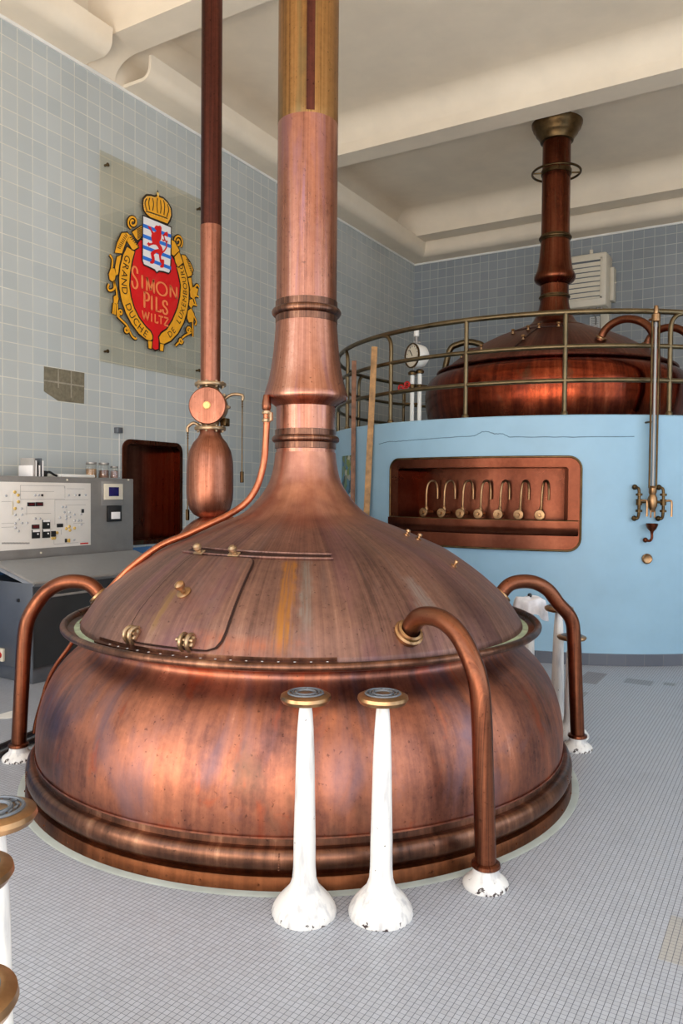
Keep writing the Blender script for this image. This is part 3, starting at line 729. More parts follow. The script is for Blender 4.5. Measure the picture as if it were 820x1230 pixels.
# small fixture with cable
f0 = g(140.5, 517, WX)
fx = thing('wall_sensor', 'small grey box sensor with white cable on the tiles above the jars', 'sensor', (WX, f0.y, f0.z))
bm = BM(); box(bm, 0.001, .06, -.045, .03, -.03, .03, .006); finish(bm, 'housing', 'dsteel', fx)
bm = BM(); tube(bm, [(.012, .02, -.03), (.012, .02, -.5)], .004, 6); finish(bm, 'cable', 'white', fx)

# ---------------------------------------------------------------- emblem sign
SX = WX+.045
def EW(zx, zy, off=0, X=SX):       # picture of the sign rectified on to its real plane
    p = at_X(120+zx/5.857, 220+zy/5.857, X); return Vector((X+off, p.y, p.z))
s0 = at_X(121.5, 180, SX); s1 = at_X(120, 434, SX); s2 = at_X(245, 242, SX)
sy0, sy1, sz0, sz1 = s1.y, s2.y+.02, s1.z, s0.z
sign = thing('brewery_sign', 'clear glass sign plate with red and gold crowned brewery emblem on the tiled left wall', 'sign', (SX, (sy0+sy1)/2, sz0))
SO = sign.location
bm = BM(); box(bm, -.006, .0, sy0-SO.y, sy1-SO.y, 0, sz1-sz0, .0015); finish(bm, 'glass_plate', 'glass', sign, smooth=False)
for yy in (sy0+.1, sy1-.1):
    for zz in (.12, sz1-sz0-.12):
        bm = BM(); lathe(bm, [(.012, -.043), (.012, 0), (.02, .001), (.02, .008), (.014, .012), (0, .012)], 16, (0, yy-SO.y, zz), (1, 0, 0)); finish(bm, 'standoff', 'dbrass', sign)
def shape(pts, off, name, mat, par):
    bm = BM(); A = [EW(x, y, off)-SO for x, y in pts]
    from mathutils.geometry import tessellate_polygon
    vs = [bm.verts.new(p) for p in A]
    for t in tessellate_polygon([[Vector((p.y, p.z, 0)) for p in A]]): bm.faces.new([vs[q] for q in t])
    return finish(bm, name, mat, par, smooth=False)
def strokes(lines, w, off, name, mat, par, closed=False, tap=False):
    bm = BM()
    for ln in lines:
        P = [EW(x, y, off)-SO for x, y in ln]
        P = smooth_path(P, 4) if len(P) > 2 and not closed else P
        n = len(P); L_, R2 = [], []
        for i, p in enumerate(P):
            t = (P[(i+1) % n]-P[i-1]) if closed else (P[min(n-1, i+1)]-P[max(0, i-1)])
            t.normalize(); nn = Vector((0, -t.z, t.y)); ww = w/2*(1-.7*abs(2*i/(n-1)-1)**3 if tap else 1)
            L_.append(p+nn*ww); R2.append(p-nn*ww)
        loops(bm, L_, R2, closed)
    return finish(bm, name, mat, par, smooth=False)
RED = [(285, 400), (240, 465), (217, 560), (203, 650), (200, 720), (212, 800), (235, 880), (270, 950), (320, 1015), (358, 1052), (372, 1085), (368, 1160), (388, 1172), (410, 1165), (411, 1100), (424, 1066), (470, 1030), (510, 980), (545, 900), (564, 800), (567, 720), (558, 640), (535, 565), (498, 505)]
RL_O = [(188, 450), (162, 505), (143, 580), (133, 660), (135, 740), (152, 830), (182, 915), (222, 990), (272, 1058), (325, 1100), (350, 1108)]
RL_I = [(240, 482), (222, 545), (207, 635), (202, 720), (213, 800), (236, 880), (271, 950), (320, 1015), (352, 1045), (366, 1075), (366, 1098)]
RR_O = [(592, 575), (608, 655), (622, 740), (620, 830), (608, 905), (585, 980), (545, 1055), (495, 1108), (445, 1132)]
RR_I = [(538, 592), (554, 650), (567, 720), (562, 800), (545, 880), (510, 965), (470, 1030), (430, 1058), (414, 1085), (420, 1122)]
RIB_L = RL_O + RL_I[::-1]; RIB_R = RR_O + RR_I[::-1]
em = shape(RED, .003, 'red_field', 'e_red', sign)
strokes([RED], .04, .002, 'outline', 'e_black', em, closed=True)
for nm, rb in (('ribbon', RIB_L), ('ribbon', RIB_R)):
    rr_ = shape(rb, .006, nm, 'e_gold', sign); strokes([rb], .038, .005, 'outline', 'e_black', rr_, closed=True)
# folds at the ribbon heads, side leaves and tails
GOLD = {
 'ribbon_fold': [[(185, 405), (212, 365), (255, 430), (268, 450), (235, 470), (222, 465)], [(222, 345), (290, 300), (290, 375), (262, 402), (245, 385)],
                 [(500, 400), (520, 410), (555, 475), (515, 512), (500, 500)], [(520, 520), (553, 485), (580, 560), (545, 590), (528, 560)], [(100, 490), (118, 420), (150, 352), (190, 350), (208, 370), (182, 405), (165, 450), (150, 495)],
                 [(570, 505), (595, 510), (630, 560), (652, 610), (640, 650), (615, 660), (600, 620), (585, 560)], [(335, 1110), (362, 1115), (358, 1165), (338, 1162)], [(420, 1130), (445, 1135), (440, 1182), (418, 1178)]],
 'leaf': [[(60, 640), (75, 600), (100, 600), (110, 640), (102, 680), (85, 692), (66, 678)], [(105, 590), (118, 520), (148, 505), (140, 560), (125, 640), (112, 650)], [(95, 800), (115, 785), (130, 810), (120, 850), (95, 845)],
          [(608, 670), (640, 665), (650, 740), (635, 760), (625, 700)], [(630, 760), (655, 730), (690, 745), (680, 790), (655, 815), (635, 800)], [(615, 900), (640, 880), (660, 920), (655, 975), (625, 980), (612, 950)], [(628, 820), (650, 815), (660, 850), (640, 880), (625, 860)]]}
for nm, polys in GOLD.items():
    for pl in polys:
        o_ = shape(pl, .009 if nm == 'ribbon_fold' else .004, nm, 'e_gold', sign); strokes([pl], .03, .0085 if nm == 'ribbon_fold' else .0035, 'outline', 'e_black', o_, closed=True)
def spiral(cx_, cy_, rx, ry, turns, a0, dirn=1, n=26):
    return [(cx_+rx*(1-.8*i/n)*math.cos(a0+dirn*2*PI*turns*i/n), cy_+ry*(1-.8*i/n)*math.sin(a0+dirn*2*PI*turns*i/n)) for i in range(n+1)]
CUR = [spiral(228, 275, 36, 46, 1.6, 1.9, 1), spiral(545, 412, 34, 48, 1.6, .9, -1),
       [(60, 710), (52, 735), (62, 755), (85, 752), (98, 735), (95, 690)], [(95, 690), (110, 740), (118, 800)], [(95, 845), (88, 920)], [(105, 850), (102, 925)], [(118, 850), (120, 935)],
       spiral(142, 912, 17, 25, 1.2, 2, 1), [(120, 935), (150, 965), (185, 1000), (205, 1035)], spiral(184, 1030, 18, 24, 1.1, 0, 1), [(205, 1040), (222, 1075), (245, 1095), (255, 1088)],
       [(648, 975), (650, 1040), (650, 1080)], spiral(620, 1035, 17, 26, 1.3, .3, -1), [(640, 1050), (600, 1070), (575, 1090)], spiral(566, 1108, 16, 22, 1.2, 0, 1), [(552, 1120), (528, 1145)],
       [(660, 740), (680, 715), (695, 735)], [(670, 790), (692, 800)], [(645, 850), (680, 860)], [(65, 505), (85, 540), (80, 600)], [(655, 930), (675, 975), (665, 1000)], [(655, 800), (670, 850)]]
for c_ in CUR: o_ = strokes([c_], .021, .0075, 'scroll', 'e_gold', sign); strokes([c_], .046, .0025, 'scroll_outline', 'e_black', o_)
HAT = []
for q in range(9):
    HAT.append([(118+q*7, 452-q*12), (140+q*6, 462-q*11)])
for q in range(6): HAT.append([(205+q*11, 385+q*13), (220+q*9, 380+q*11)])
for q in range(6): HAT.append([(255+q*1, 330+q*12), (288, 312+q*12)])
for q in range(9): HAT.append([(600+q*5, 535+q*13), (622+q*4, 545+q*12)])
strokes(HAT, .010, .0105, 'hatching', 'e_black', sign)
SH = [(296, 228), (495, 310), (493, 560), (489, 625), (478, 637), (440, 624), (410, 620), (394, 632), (380, 612), (330, 588), (302, 575), (292, 545)]
sh = shape(SH, .012, 'shield', 'e_white', sign); strokes([SH], .018, .0125, 'outline', 'e_black', sh, closed=True)
for y0 in (285, 358, 435, 510):
    dx = 200*.4
    pl = [(297, y0), (494, y0+78), (494, y0+102), (297, y0+26)]
    shape(pl, .0135, 'stripe', 'e_blue', sh)
def Z1(pts): return [((160+x/11.18-120)*5.857, (225+y/11.18-220)*5.857) for x, y in pts]
LION = [(285, 520), (300, 512), (318, 522), (345, 515), (362, 530), (368, 560), (362, 600), (365, 650), (360, 700), (335, 735), (345, 770), (372, 810), (382, 850), (375, 890), (358, 930), (362, 970), (400, 975), (402, 1010), (395, 1075), (372, 1085), (345, 1075), (350, 1050), (368, 1035), (345, 1000), (335, 950), (328, 900), (300, 880), (280, 895), (262, 910), (272, 950), (275, 990), (262, 1020), (240, 1032), (212, 1020), (208, 1000), (230, 990), (235, 960), (225, 920), (218, 885), (232, 868), (262, 845), (300, 835), (330, 830), (310, 795), (290, 775), (260, 770), (228, 778), (205, 790), (190, 798), (186, 775), (165, 762), (182, 752), (188, 735), (202, 750), (225, 755), (245, 745), (230, 700), (228, 660), (235, 625), (222, 590), (205, 565), (190, 545), (180, 525), (205, 528), (225, 540), (238, 580), (262, 610), (285, 600), (298, 585), (280, 565), (270, 545)]
shape(Z1(LION), .016, 'lion', 'e_red', sh)
strokes([Z1(l) for l in ([(375, 880), (410, 845), (432, 800), (430, 745), (405, 690), (400, 645), (425, 610)], [(400, 660), (380, 640)], [(410, 700), (395, 720), (375, 700)], [(428, 750), (445, 720)])], .017, .0158, 'lion_tail', 'e_red', sh)
shape(Z1([(420, 605), (445, 600), (452, 640), (442, 675), (428, 655), (405, 650)]), .0162, 'tail_tuft', 'e_red', sh)
# crown
CR = [(322, 215), (306, 190), (300, 150), (304, 115), (325, 92), (355, 92), (380, 100), (396, 96), (404, 62), (412, 100), (440, 110), (470, 140), (492, 180), (496, 225), (485, 258), (470, 285), (400, 258), (350, 240)]
cr = shape(CR, .010, 'crown', 'e_gold', sign); strokes([CR], .044, .009, 'outline', 'e_black', cr, closed=True)
strokes([[(318, 200), (350, 208), (410, 228), (470, 250)], [(345, 105), (338, 140), (345, 190)], [(400, 105), (396, 150), (400, 210)], [(440, 115), (450, 160), (445, 225)], [(325, 110), (312, 140), (325, 195)], [(365, 105), (372, 150), (365, 195)], [(420, 120), (425, 170), (420, 215)], [(470, 150), (478, 190), (465, 240)]], .013, .0112, 'crown_lines', 'e_black', cr)
bm = BM()
for pth in ([(308, 190), (302, 150), (308, 118), (326, 98), (355, 98), (380, 106)], [(440, 116), (468, 145), (488, 182), (491, 225), (480, 255)], [(322, 208), (360, 220), (420, 240), (472, 262)]):
    P = smooth_path([(x, y, 0) for x, y in pth], 3)
    for p in P: lathe(bm, [(0, .001), (.006, .001), (.006, 0)], 8, EW(p.x, p.y, .0125)-SO, (1, 0, 0))
lathe(bm, [(0, .001), (.02, .001), (.02, 0)], 10, EW(403, 78, .012)-SO, (1, 0, 0))
finish(bm, 'crown_beads', 'e_dot', cr)
# lettering on the real plane: each glyph is placed with the wall's horizontal (y) and vertical (z)
def glyph(ch, font_size, mat4, depth=.001):
    cu = bpy.data.curves.new('t', 'FONT'); cu.body = ch; cu.size = font_size; cu.align_x = 'CENTER'; cu.resolution_u = 4; cu.extrude = 0; cu.offset = 0
    ob = bpy.data.objects.new('t', cu); col.objects.link(ob); bpy.context.view_layer.update()
    dg = bpy.context.evaluated_depsgraph_get(); me = bpy.data.meshes.new_from_object(ob.evaluated_get(dg))
    bpy.data.objects.remove(ob); bpy.data.curves.remove(cu)
    me.transform(mat4); return me
def text_obj(items, name, mat, par, embolden=0):
    bm = BM()
    for ch, size, pos, ang, sx_ in items:
        # glyph x -> wall +y , glyph y -> +z ; seen from the room (+x side) the wall's +y runs to the right
        B_ = Matrix(((0, 0, 1, 0), (1, 0, 0, 0), (0, 1, 0, 0), (0, 0, 0, 1)))
        m4 = Matrix.Translation(pos) @ B_ @ Matrix.Rotation(ang, 4, 'Z') @ Matrix.Diagonal((sx_, 1, 1, 1)) @ Matrix.Translation((0, -size*.35, 0))
        me = glyph(ch, size, m4); bm.from_mesh(me); bpy.data.meshes.remove(me)
    return finish(bm, name, mat, par, smooth=False)
def serif_line(bm, a, b, w):
    pass
# main words drawn with strokes and serifs (tall roman capitals)
UNIT = {
 'I': ([[(.5, 0), (.5, 1)]], [(.5, 0), (.5, 1)], .34),
 'M': ([[(.12, 0), (.16, 1)], [(.16, 1), (.5, .12)], [(.5, .12), (.84, 1)], [(.84, 1), (.88, 0)]], [(.12, 0), (.13, 1), (.87, 1), (.88, 0)], .95),
 'O': ([[(.5+.42*math.cos(a), .5+.5*math.sin(a)) for a in [2*PI*q/20 for q in range(21)]]], [], .85),
 'N': ([[(.14, 0), (.14, 1)], [(.14, 1), (.86, .02)], [(.86, 0), (.86, 1)]], [(.14, 0), (.12, 1), (.86, 1)], .85),
 'P': ([[(.22, 0), (.22, 1)], [(.22, .98), (.55, .98), (.80, .88), (.84, .74), (.78, .58), (.55, .48), (.22, .48)]], [(.22, 0), (.2, 1)], .68),
 'L': ([[(.22, 0), (.22, 1)], [(.22, .03), (.6, .03), (.85, .06), (.86, .22)]], [(.22, 1), (.2, 0)], .66),
 'S': ([[(.82, .72), (.78, .9), (.6, 1), (.4, 1), (.2, .88), (.18, .72), (.32, .58), (.62, .46), (.82, .3), (.80, .12), (.6, 0), (.38, 0), (.2, .1), (.14, .3)]], [], .72),
 'W': ([[(.05, 1), (.27, 0)], [(.27, 0), (.5, .9)], [(.5, .9), (.73, 0)], [(.73, 0), (.95, 1)]], [], 1.0),
 'T': ([[(.5, 0), (.5, 1)], [(.1, 1), (.9, 1)]], [], .7),
 'Z': ([[(.14, 1), (.86, 1)], [(.86, 1), (.14, 0)], [(.14, 0), (.88, 0)]], [], .74)}
def word(chars, corners, w, serif, name, par, off=.007):
    """corners: list per glyph of (x_left, x_right, y_top, y_bot) in sign tracing coordinates, sheared by the wall's own slope"""
    bm = BM()
    for ch, (xl, xr, yt, yb, sl) in zip(chars, corners):
        lines, ser, _ = UNIT[ch]
        def pt(u, v): x = xl+(xr-xl)*u; return EW(x, yb+(yt-yb)*v+sl*(u-.5)*(xr-xl), off)-SO
        for ln in lines:
            P = [pt(u, v) for u, v in ln]
            if len(P) > 2: P = smooth_path(P, 3)
            Lf, Rt = [], []
            for i, p in enumerate(P):
                t = (P[min(len(P)-1, i+1)]-P[max(0, i-1)]).normalized(); nn = Vector((0, -t.z, t.y))
                ww = w/2*(.65+.5*abs(t.z)) if serif else w/2
                Lf.append(p+nn*ww); Rt.append(p-nn*ww)
            loops(bm, Lf, Rt, False)
        if serif:
            for u, v in ser:
                a_, b_ = pt(u-.17*.6/max(.3, (xr-xl)/45), v), pt(u+.17*.6/max(.3, (xr-xl)/45), v)
                d = Vector((0, 0, .006)); loops(bm, [a_+d, b_+d], [a_-d, b_-d], False)
    return finish(bm, name, 'e_text', par, smooth=False)
word('SIMON', [(215, 270, 590, 738, .35), (278, 310, 650, 738, .35), (318, 385, 672, 764, .35), (433 - 45, 440 + 35, 700, 790, .35), (484, 545, 728, 808, .35)], .025, True, 'lettering', em)
word('PILS', [(298, 350, 770, 878, .3), (345, 378, 795, 890, .3), (384, 430, 808, 905, .3), (432, 478, 830, 920, .3)], .026, True, 'lettering', em)
word('WILTZ', [(292, 345, 902, 962, .3), (352, 368, 918, 975, .3), (378, 408, 924, 983, .3), (405, 446, 938, 992, .3), (442, 484, 948, 1002, .3)], .018, False, 'lettering', em)
def along(text, path, size, flip, name, start, step):
    P = smooth_path([(x, y, 0) for x, y in path], 12); W = [EW(p.x, p.y, .0085) for p in P]
    acc = [0]
    for a_, b_ in zip(W, W[1:]): acc.append(acc[-1]+(b_-a_).length)
    items = []
    for i, ch in enumerate(text):
        s_ = start + step*i
        if ch == ' ': continue
        k_ = max(j for j in range(len(acc)) if acc[j] <= s_); k_ = min(k_, len(W)-2)
        p = W[k_].lerp(W[k_+1], (s_-acc[k_])/max(1e-6, acc[k_+1]-acc[k_])); t = W[k_+1]-W[k_]
        items.append((ch, size, p-SO, math.atan2(t.z, t.y), 1.0))
    return text_obj(items, name, 'e_black', sign)
mid_l = [((a[0]+b[0])/2, (a[1]+b[1])/2) for a, b in zip(RL_O, RL_I)]
mid_r = [((a[0]+b[0])/2, (a[1]+b[1])/2) for a, b in zip(RR_O, RR_I)]
along('GRAND', mid_l, .115, False, 'ribbon_lettering', .13, .0865); along('DUCHE', mid_l, .115, False, 'ribbon_lettering', .13+.0865*6, .0865)
along('DE', mid_r[::-1], .10, True, 'ribbon_lettering', .17, .0745); along('LUXEMBOURG', mid_r[::-1], .10, True, 'ribbon_lettering', .17+.0745*3, .0745)

# ---------------------------------------------------------------- control console
XF, XP, YL, YR = -5.32, -5.86, 4.05, 5.66
con = thing('control_console', 'grey metal control console with white process schematic panel at the left wall', 'console', (XF, (YL+YR)/2, 0))
CO_ = con.location
def cb(name, mat, x0, x1, y0, y1, z0, z1, bev=.006, par=None):
    bm = BM(); box(bm, x0-CO_.x, x1-CO_.x, y0-CO_.y, y1-CO_.y, z0, z1, bev); return finish(bm, name, mat, par or con)
cb('plinth', 'dsteel', -6.18, XF-.04, YL+.02, YR-.02, 0, .13)
cab = cb('cabinet', 'cabinet', -6.2, XF-.02, YL+.012, YR, .13, .82)
cb('end_panel', 'dsteel', -6.2, XF-.01, YL-.004, YL+.01, .12, .83, .002)
cb('door_gap', 'black', XF-.0205, XF-.0185, (YL+YR)/2-.004, (YL+YR)/2+.004, .16, .76, 0, cab)
cb('front_rail', 'steel', XF-.018, XF-.004, YL+.01, YR, .70, .72, .003)
# sloping worktop
bm = BM()
def cp(x, y, z): return Vector((x-CO_.x, y-CO_.y, z))
q_ = [(XF, .845), (XP+.02, .985), (XP+.02, .93), (XF-.02, .80), (XF, .815)]
for yy in (YL, YR): bm.faces.new([bm.verts.new(cp(x, yy, z)) for x, z in q_])
loops(bm, [cp(x, YL, z) for x, z in q_], [cp(x, YR, z) for x, z in q_])
desk = finish(bm, 'worktop', 'worktop', con, smooth=False)
bm = BM(); tube(bm, [cp(XF+.004, YL, .832), cp(XF+.004, YR, .832)], .012, 8); tube(bm, [cp(XF+.004, YL, .832), cp(XP+.02, YL, .972)], .010, 8); finish(bm, 'edge_trim', 'steel', desk)
house = cb('panel_housing', 'steel', XP-.3, XP, YL-.6, YR, .965, 1.715, .008)
# white schematic panel
def CPt(px, py, off=.004): p = at_X(px, py, XP); return Vector((XP+off-CO_.x, p.y-CO_.y, p.z))
def cz_(zx, zy): return (zx/6.833, 560+zy/6.833)
a_, b_ = at_X(*cz_(742, 140), XP), at_X(*cz_(745, 645), XP)
pan = cb('schematic_panel', 'panelw', XP, XP+.004, YL-.3, a_.y, b_.z, a_.z, .001)
def face_box(name, mat, x0, y0, x1, y1, t=.008, par=pan, z0=0.004):
    p, q = at_X(*cz_(x0, y0), XP), at_X(*cz_(x1, y1), XP)
    bm = BM(); box(bm, XP+z0-CO_.x, XP+z0+t-CO_.x, p.y-CO_.y, q.y-CO_.y, min(p.z, q.z), max(p.z, q.z), min(.002, t/4)); return finish(bm, name, mat, par, smooth=False)
for r_ in ((220, 297, 282, 328), (287, 295, 348, 327)):
    d_ = face_box('digital_display', 'black', *r_); face_box('digits', 'dred', r_[0]+12, r_[1]+8, r_[2]-8, r_[3]-8, .002, d_, .012)
d_ = face_box('digital_display', 'black', 256, 480, 318, 512); face_box('digits', 'dred', 264, 487, 312, 505, .002, d_, .012)
for r_ in ((256, 522, 320, 590), (342, 440, 403, 512), (342, 518, 403, 586)):
    d_ = face_box('controller', 'black', *r_, .012); face_box('controller_label', 'e_white', r_[0]+3, r_[1], r_[2]-3, r_[1]+16, .002, d_, .016)
    bm = BM(); p = at_X(*cz_((r_[0]+r_[2])/2+12, (r_[1]+r_[3])/2), XP); lathe(bm, [(0, .006), (.007, .006), (.007, 0)], 10, (XP+.016-CO_.x, p.y-CO_.y, p.z), (1, 0, 0)); finish(bm, 'controller_knob', 'e_white', d_)
face_box('black_switch', 'black', 462, 472, 512, 500); face_box('black_switch', 'black', 664, 352, 684, 382); face_box('rotary_switch', 'black', 415, 532, 446, 576, .02); face_box('black_switch', 'black', 528, 595, 545, 625)
face_box('black_switch', 'yellow', 556, 595, 570, 625)
Ly = [(118, 212), (145, 237), (147, 291), (120, 347), (565, 495), (570, 525), (540, 512), (608, 508), (465, 546), (445, 590), (555, 610), (428, 592)]
Lg = [(46, 242), (285, 238), (315, 238), (560, 237), (615, 237), (697, 237), (175, 348), (122, 400), (178, 398), (150, 437), (122, 470), (178, 467), (220, 465), (124, 505), (150, 533), (287, 430), (325, 430), (510, 335), (537, 335), (525, 378), (568, 380), (540, 410), (607, 397), (662, 395), (488, 422), (570, 418), (541, 432), (610, 447), (640, 447), (662, 447), (662, 478), (605, 605)]
Lb = [(342, 238), (648, 237)]
src = {}
for lst, mt, rad in ((Ly, 'lamp_y', .0145), (Lg, 'lamp_g', .0105), (Lb, 'black', .011)):
    for x, y in lst:
        p = at_X(*cz_(x, y), XP)
        if mt not in src:
            bm = BM(); lathe(bm, [(0, .010), (rad*.7, .010), (rad, .006), (rad, 0)], 14, (0, 0, 0), (1, 0, 0)); o_ = finish(bm, 'indicator_lamp', mt, pan); src[mt] = o_
        else:
            o_ = src[mt].copy(); col.objects.link(o_)
        o_.location = (XP+.004-CO_.x, p.y-CO_.y, p.z)
bm = BM()
def sline(pts, w=.003):
    for (x0, y0), (x1, y1) in zip(pts, pts[1:]):
        p, q = at_X(*cz_(x0, y0), XP), at_X(*cz_(x1, y1), XP); y_0, y_1 = min(p.y, q.y), max(p.y, q.y); z_0, z_1 = min(p.z, q.z), max(p.z, q.z)
        if abs(x1-x0) > abs(y1-y0): z_0 = z_1 = (p.z+q.z)/2
        else: y_0 = y_1 = (p.y+q.y)/2
        box(bm, XP+.004-CO_.x, XP+.0052-CO_.x, y_0-w/2-CO_.y, y_1+w/2-CO_.y, z_0-w/2, z_1+w/2)
for l in ([(165, 160), (525, 160), (525, 180)], [(165, 160), (165, 270), (530, 270)], [(165, 207), (440, 207)], [(447, 275), (447, 480)], [(447, 275), (720, 275)], [(530, 165), (530, 260)], [(545, 185), (690, 185)], [(535, 320), (700, 318)], [(545, 350), (545, 480)], [(200, 390), (415, 385)], [(10, 470), (110, 468)], [(10, 500), (110, 500)], [(215, 328), (215, 400)], [(440, 600), (440, 635), (640, 630)], [(500, 520), (500, 560)], [(600, 470), (690, 466)], [(10, 290), (90, 290)]): sline(l)
for q in range(9): sline([(18+q*25, 632), (34+q*25, 632)], .014)
finish(bm, 'schematic_lines', 'greyline', pan, smooth=False)
face_box('red_caption', 'red', 655, 630, 722, 637, .001)
face_box('clamp_bar', 'cream', 92, 285, 108, 400, .002)
# screen unit and printer slot on the housing
def hb(name, mat, x0, y0, x1, y1, z0, t, par, bev=.002):
    p, q = at_X(x0, y0, XP), at_X(x1, y1, XP); bm = BM(); box(bm, XP+z0-CO_.x, XP+z0+t-CO_.x, p.y-CO_.y, q.y-CO_.y, min(p.z, q.z), max(p.z, q.z), bev); return finish(bm, name, mat, par)
hb('screen_backplate', 'steel', 121.5, 578, 147.5, 607, 0, .006, house)
su = hb('screen_bezel', 'cream', 124, 581, 145.5, 600, .006, .02, house); hb('screen', 'navy', 128.5, 585, 140.5, 596, .026, .002, su, .0005)
pr_ = hb('chart_recorder', 'black', 128, 607.5, 143.5, 626, 0, .03, house); hb('paper_slot', 'e_white', 131, 615, 141.5, 623, .03, .004, pr_, .001)
for px_ in ((80.5, 576.5), (49, 664), (154, 576.5)):
    p = at_X(*px_, XP); bm = BM(); lathe(bm, [(0, .008), (.008, .008), (.01, 0)], 12, (XP-CO_.x, p.y-CO_.y, p.z), (1, 0, 0)); finish(bm, 'screw', 'cream', house)
# isolator switch on the end panel
p = at_Y(3.5, 786, YL); bm = BM(); box(bm, p.x-.04-CO_.x, p.x+.035-CO_.x, YL-.03-CO_.y, YL-.004-CO_.y, p.z-.055, p.z+.055, .006); sw = finish(bm, 'isolator_plate', 'cream', con)
bm = BM(); lathe(bm, [(0, .03), (.02, .03), (.026, 0)], 18, (p.x-CO_.x, YL-.03-CO_.y, p.z), (0, -1, 0)); box(bm, p.x-.008-CO_.x, p.x+.008-CO_.x, YL-.07-CO_.y, YL-.05-CO_.y, p.z-.022, p.z+.022, .002); finish(bm, 'isolator_knob', 'red', sw)
p = at_Y(23, 721, YL); bm = BM(); box(bm, p.x-.014-CO_.x, p.x+.014-CO_.x, YL-.016-CO_.y, YL-.004-CO_.y, p.z-.014, p.z+.014, .003); finish(bm, 'lock', 'black', con)
# things on the console
JT = 1.716
for i_, (px_, w_, c_, lab, fill) in enumerate(((109.5, .056, 'wood', 'glass jar of malt grain on the console top, left of the jars', .55), (124.5, .056, 'wood2', 'glass jar of brown grain on the console top, middle of the jars', .5), (137, .042, 'lightcu', 'small pinkish jar on the console top below the wall sensor, right of the jars', .6))):
    p = at_z(px_, 573, at_X(px_, 573, XP-.12).dot(FW)); jt = thing('storage_jar', lab, 'jar', (XP-.12, p.y, JT), 'grain jars on the console')
    h_ = .155 if i_ < 2 else .125
    bm = BM(); lathe(bm, [(0, 0), (w_*.95, 0), (w_, .01), (w_, h_*.78), (w_*.86, h_*.86), (w_*.86, h_*.9)], 24); finish(bm, 'glass_body', 'clear', jt)
    bm = BM(); lathe(bm, [(0, .006), (w_*.88, .006), (w_*.9, h_*fill), (w_*.5, h_*fill+.006), (0, h_*fill+.004)], 24)
    m_ = MT[c_] if c_ != 'lightcu' else simple('pink_grain', lin(176, 140, 130), .8, 0, .2, 60); finish(bm, 'grain', m_, jt)
    bm = BM(); lathe(bm, [(w_*.9, h_*.9), (w_*.92, h_), (0, h_+.002)], 24); lathe(bm, [(w_*.92, h_*.86), (w_*.98, h_*.88), (w_*.92, h_*.9)], 24); finish(bm, 'lid', 'steel', jt)
bk = thing('filing_rack', 'white rack of striped folders on the left end of the console top', 'rack', (XP-.13, at_X(38, 560, XP-.13).y, JT))
cols = ['e_white', 'greyline', 'e_white', 'black', 'e_white', 'dsteel', 'e_white']
for q in range(7):
    bm = BM(); box(bm, -.1, .09, -.062+q*.018, -.062+q*.018+.014, 0, .10+.022*((q*3) % 4), .002); finish(bm, 'folder', cols[q], bk)
bx = at_X(51, 566, XP-.1); bm = BM(); box(bm, -.03, .03, -.02, .035, 0, .055, .01); tube(bm, [(0, .03, .035), (.01, .07, .045), (.01, .12, .02), (.01, .15, .012)], .011, 8, smooth=3)
o_ = finish(bm, 'telephone_handset', 'black'); o_.location = (XP-.1, bx.y, JT); tag(o_, 'small black handset with cord lying on the console top beside the folders', 'handset')
bx = at_X(86, 568, XP-.15); bm = BM(); box(bm, -.1, .1, -.2, .2, 0, .03, .008); o_ = finish(bm, 'paper_stack', 'paper'); o_.location = (XP-.15, bx.y, JT); tag(o_, 'flat stack of white paper on the console top left of the jars', 'paper')

# floor odds and ends at left
for i_, (a_, b_) in enumerate((((0, 897), (40, 880)), ((0, 907), (40, 889)))):
    p, q = at_h(a_[0], a_[1], .02), at_h(b_[0], b_[1], .02); d = (q-p).normalized()
    bm = BM(); tube(bm, [Vector((0, 0, .02))-d*.6, Vector((0, 0, .02)), Vector((0, 0, .02))+(q-p), Vector((0, 0, .02))+(q-p)+d*.2+Vector((.02, .08, 0))], .017, 10, smooth=4)
    o_ = finish(bm, 'floor_hose', 'hose'); o_.location = (p.x, p.y, 0); tag(o_, ('rear' if i_ == 0 else 'front')+' one of two dark hoses on the floor behind the left pipe socket', 'hose', 'dark hoses on the floor')
c0 = [at_h(*p, .002) for p in ((0, 858), (15.5, 853.5), (15.5, 862), (9, 863), (0, 860.5))]
bm = BM(); o0 = c0[0]; c0 = [c0[0]+(c0[0]-c0[1])*.6]+c0[1:4]+[c0[4]+(c0[0]-c0[1])*.6]
T_ = [bm.verts.new(Vector((p.x-o0.x, p.y-o0.y, .003))) for p in c0]; bm.faces.new(T_)
loops(bm, [Vector((p.x-o0.x, p.y-o0.y, .003)) for p in c0], [Vector((p.x-o0.x, p.y-o0.y, .0005)) for p in c0])
o_ = finish(bm, 'paper_sheet', 'paper', smooth=False); o_.location = (o0.x, o0.y, 0); tag(o_, 'white sheet lying on the floor at the left edge by the console', 'paper')

# ---------------------------------------------------------------- round blue platform
def pc(az, r, h): return Vector((r*math.cos(R_(az)), r*math.sin(R_(az)), h))
plat = thing('round_platform', 'high round light blue painted platform carrying the far kettle', 'platform', K2)
HA0, HA1, HZ0, HZ1 = -108.6, -70.0, 1.09, 1.925
bm = BM()
azs = sorted(set([HA0, HA1] + [-180+q for q in range(360)])); azs = [a for a in azs if not (abs(a-HA0) < .5 and a != HA0) and not (abs(a-HA1) < .5 and a != HA1)]
hs = [.0, .5, HZ0, HZ1, 2.2, DT-.012]
G = [[bm.verts.new(pc(a, DR, h)) for h in hs] for a in azs]
for i_ in range(len(azs)):
    j_ = (i_+1) % len(azs); am = azs[i_]+.01
    for k_ in range(len(hs)-1):
        if HA0 <= am < HA1 and k_ == 2: continue
        bm.faces.new((G[i_][k_], G[j_][k_], G[j_][k_+1], G[i_][k_+1]))
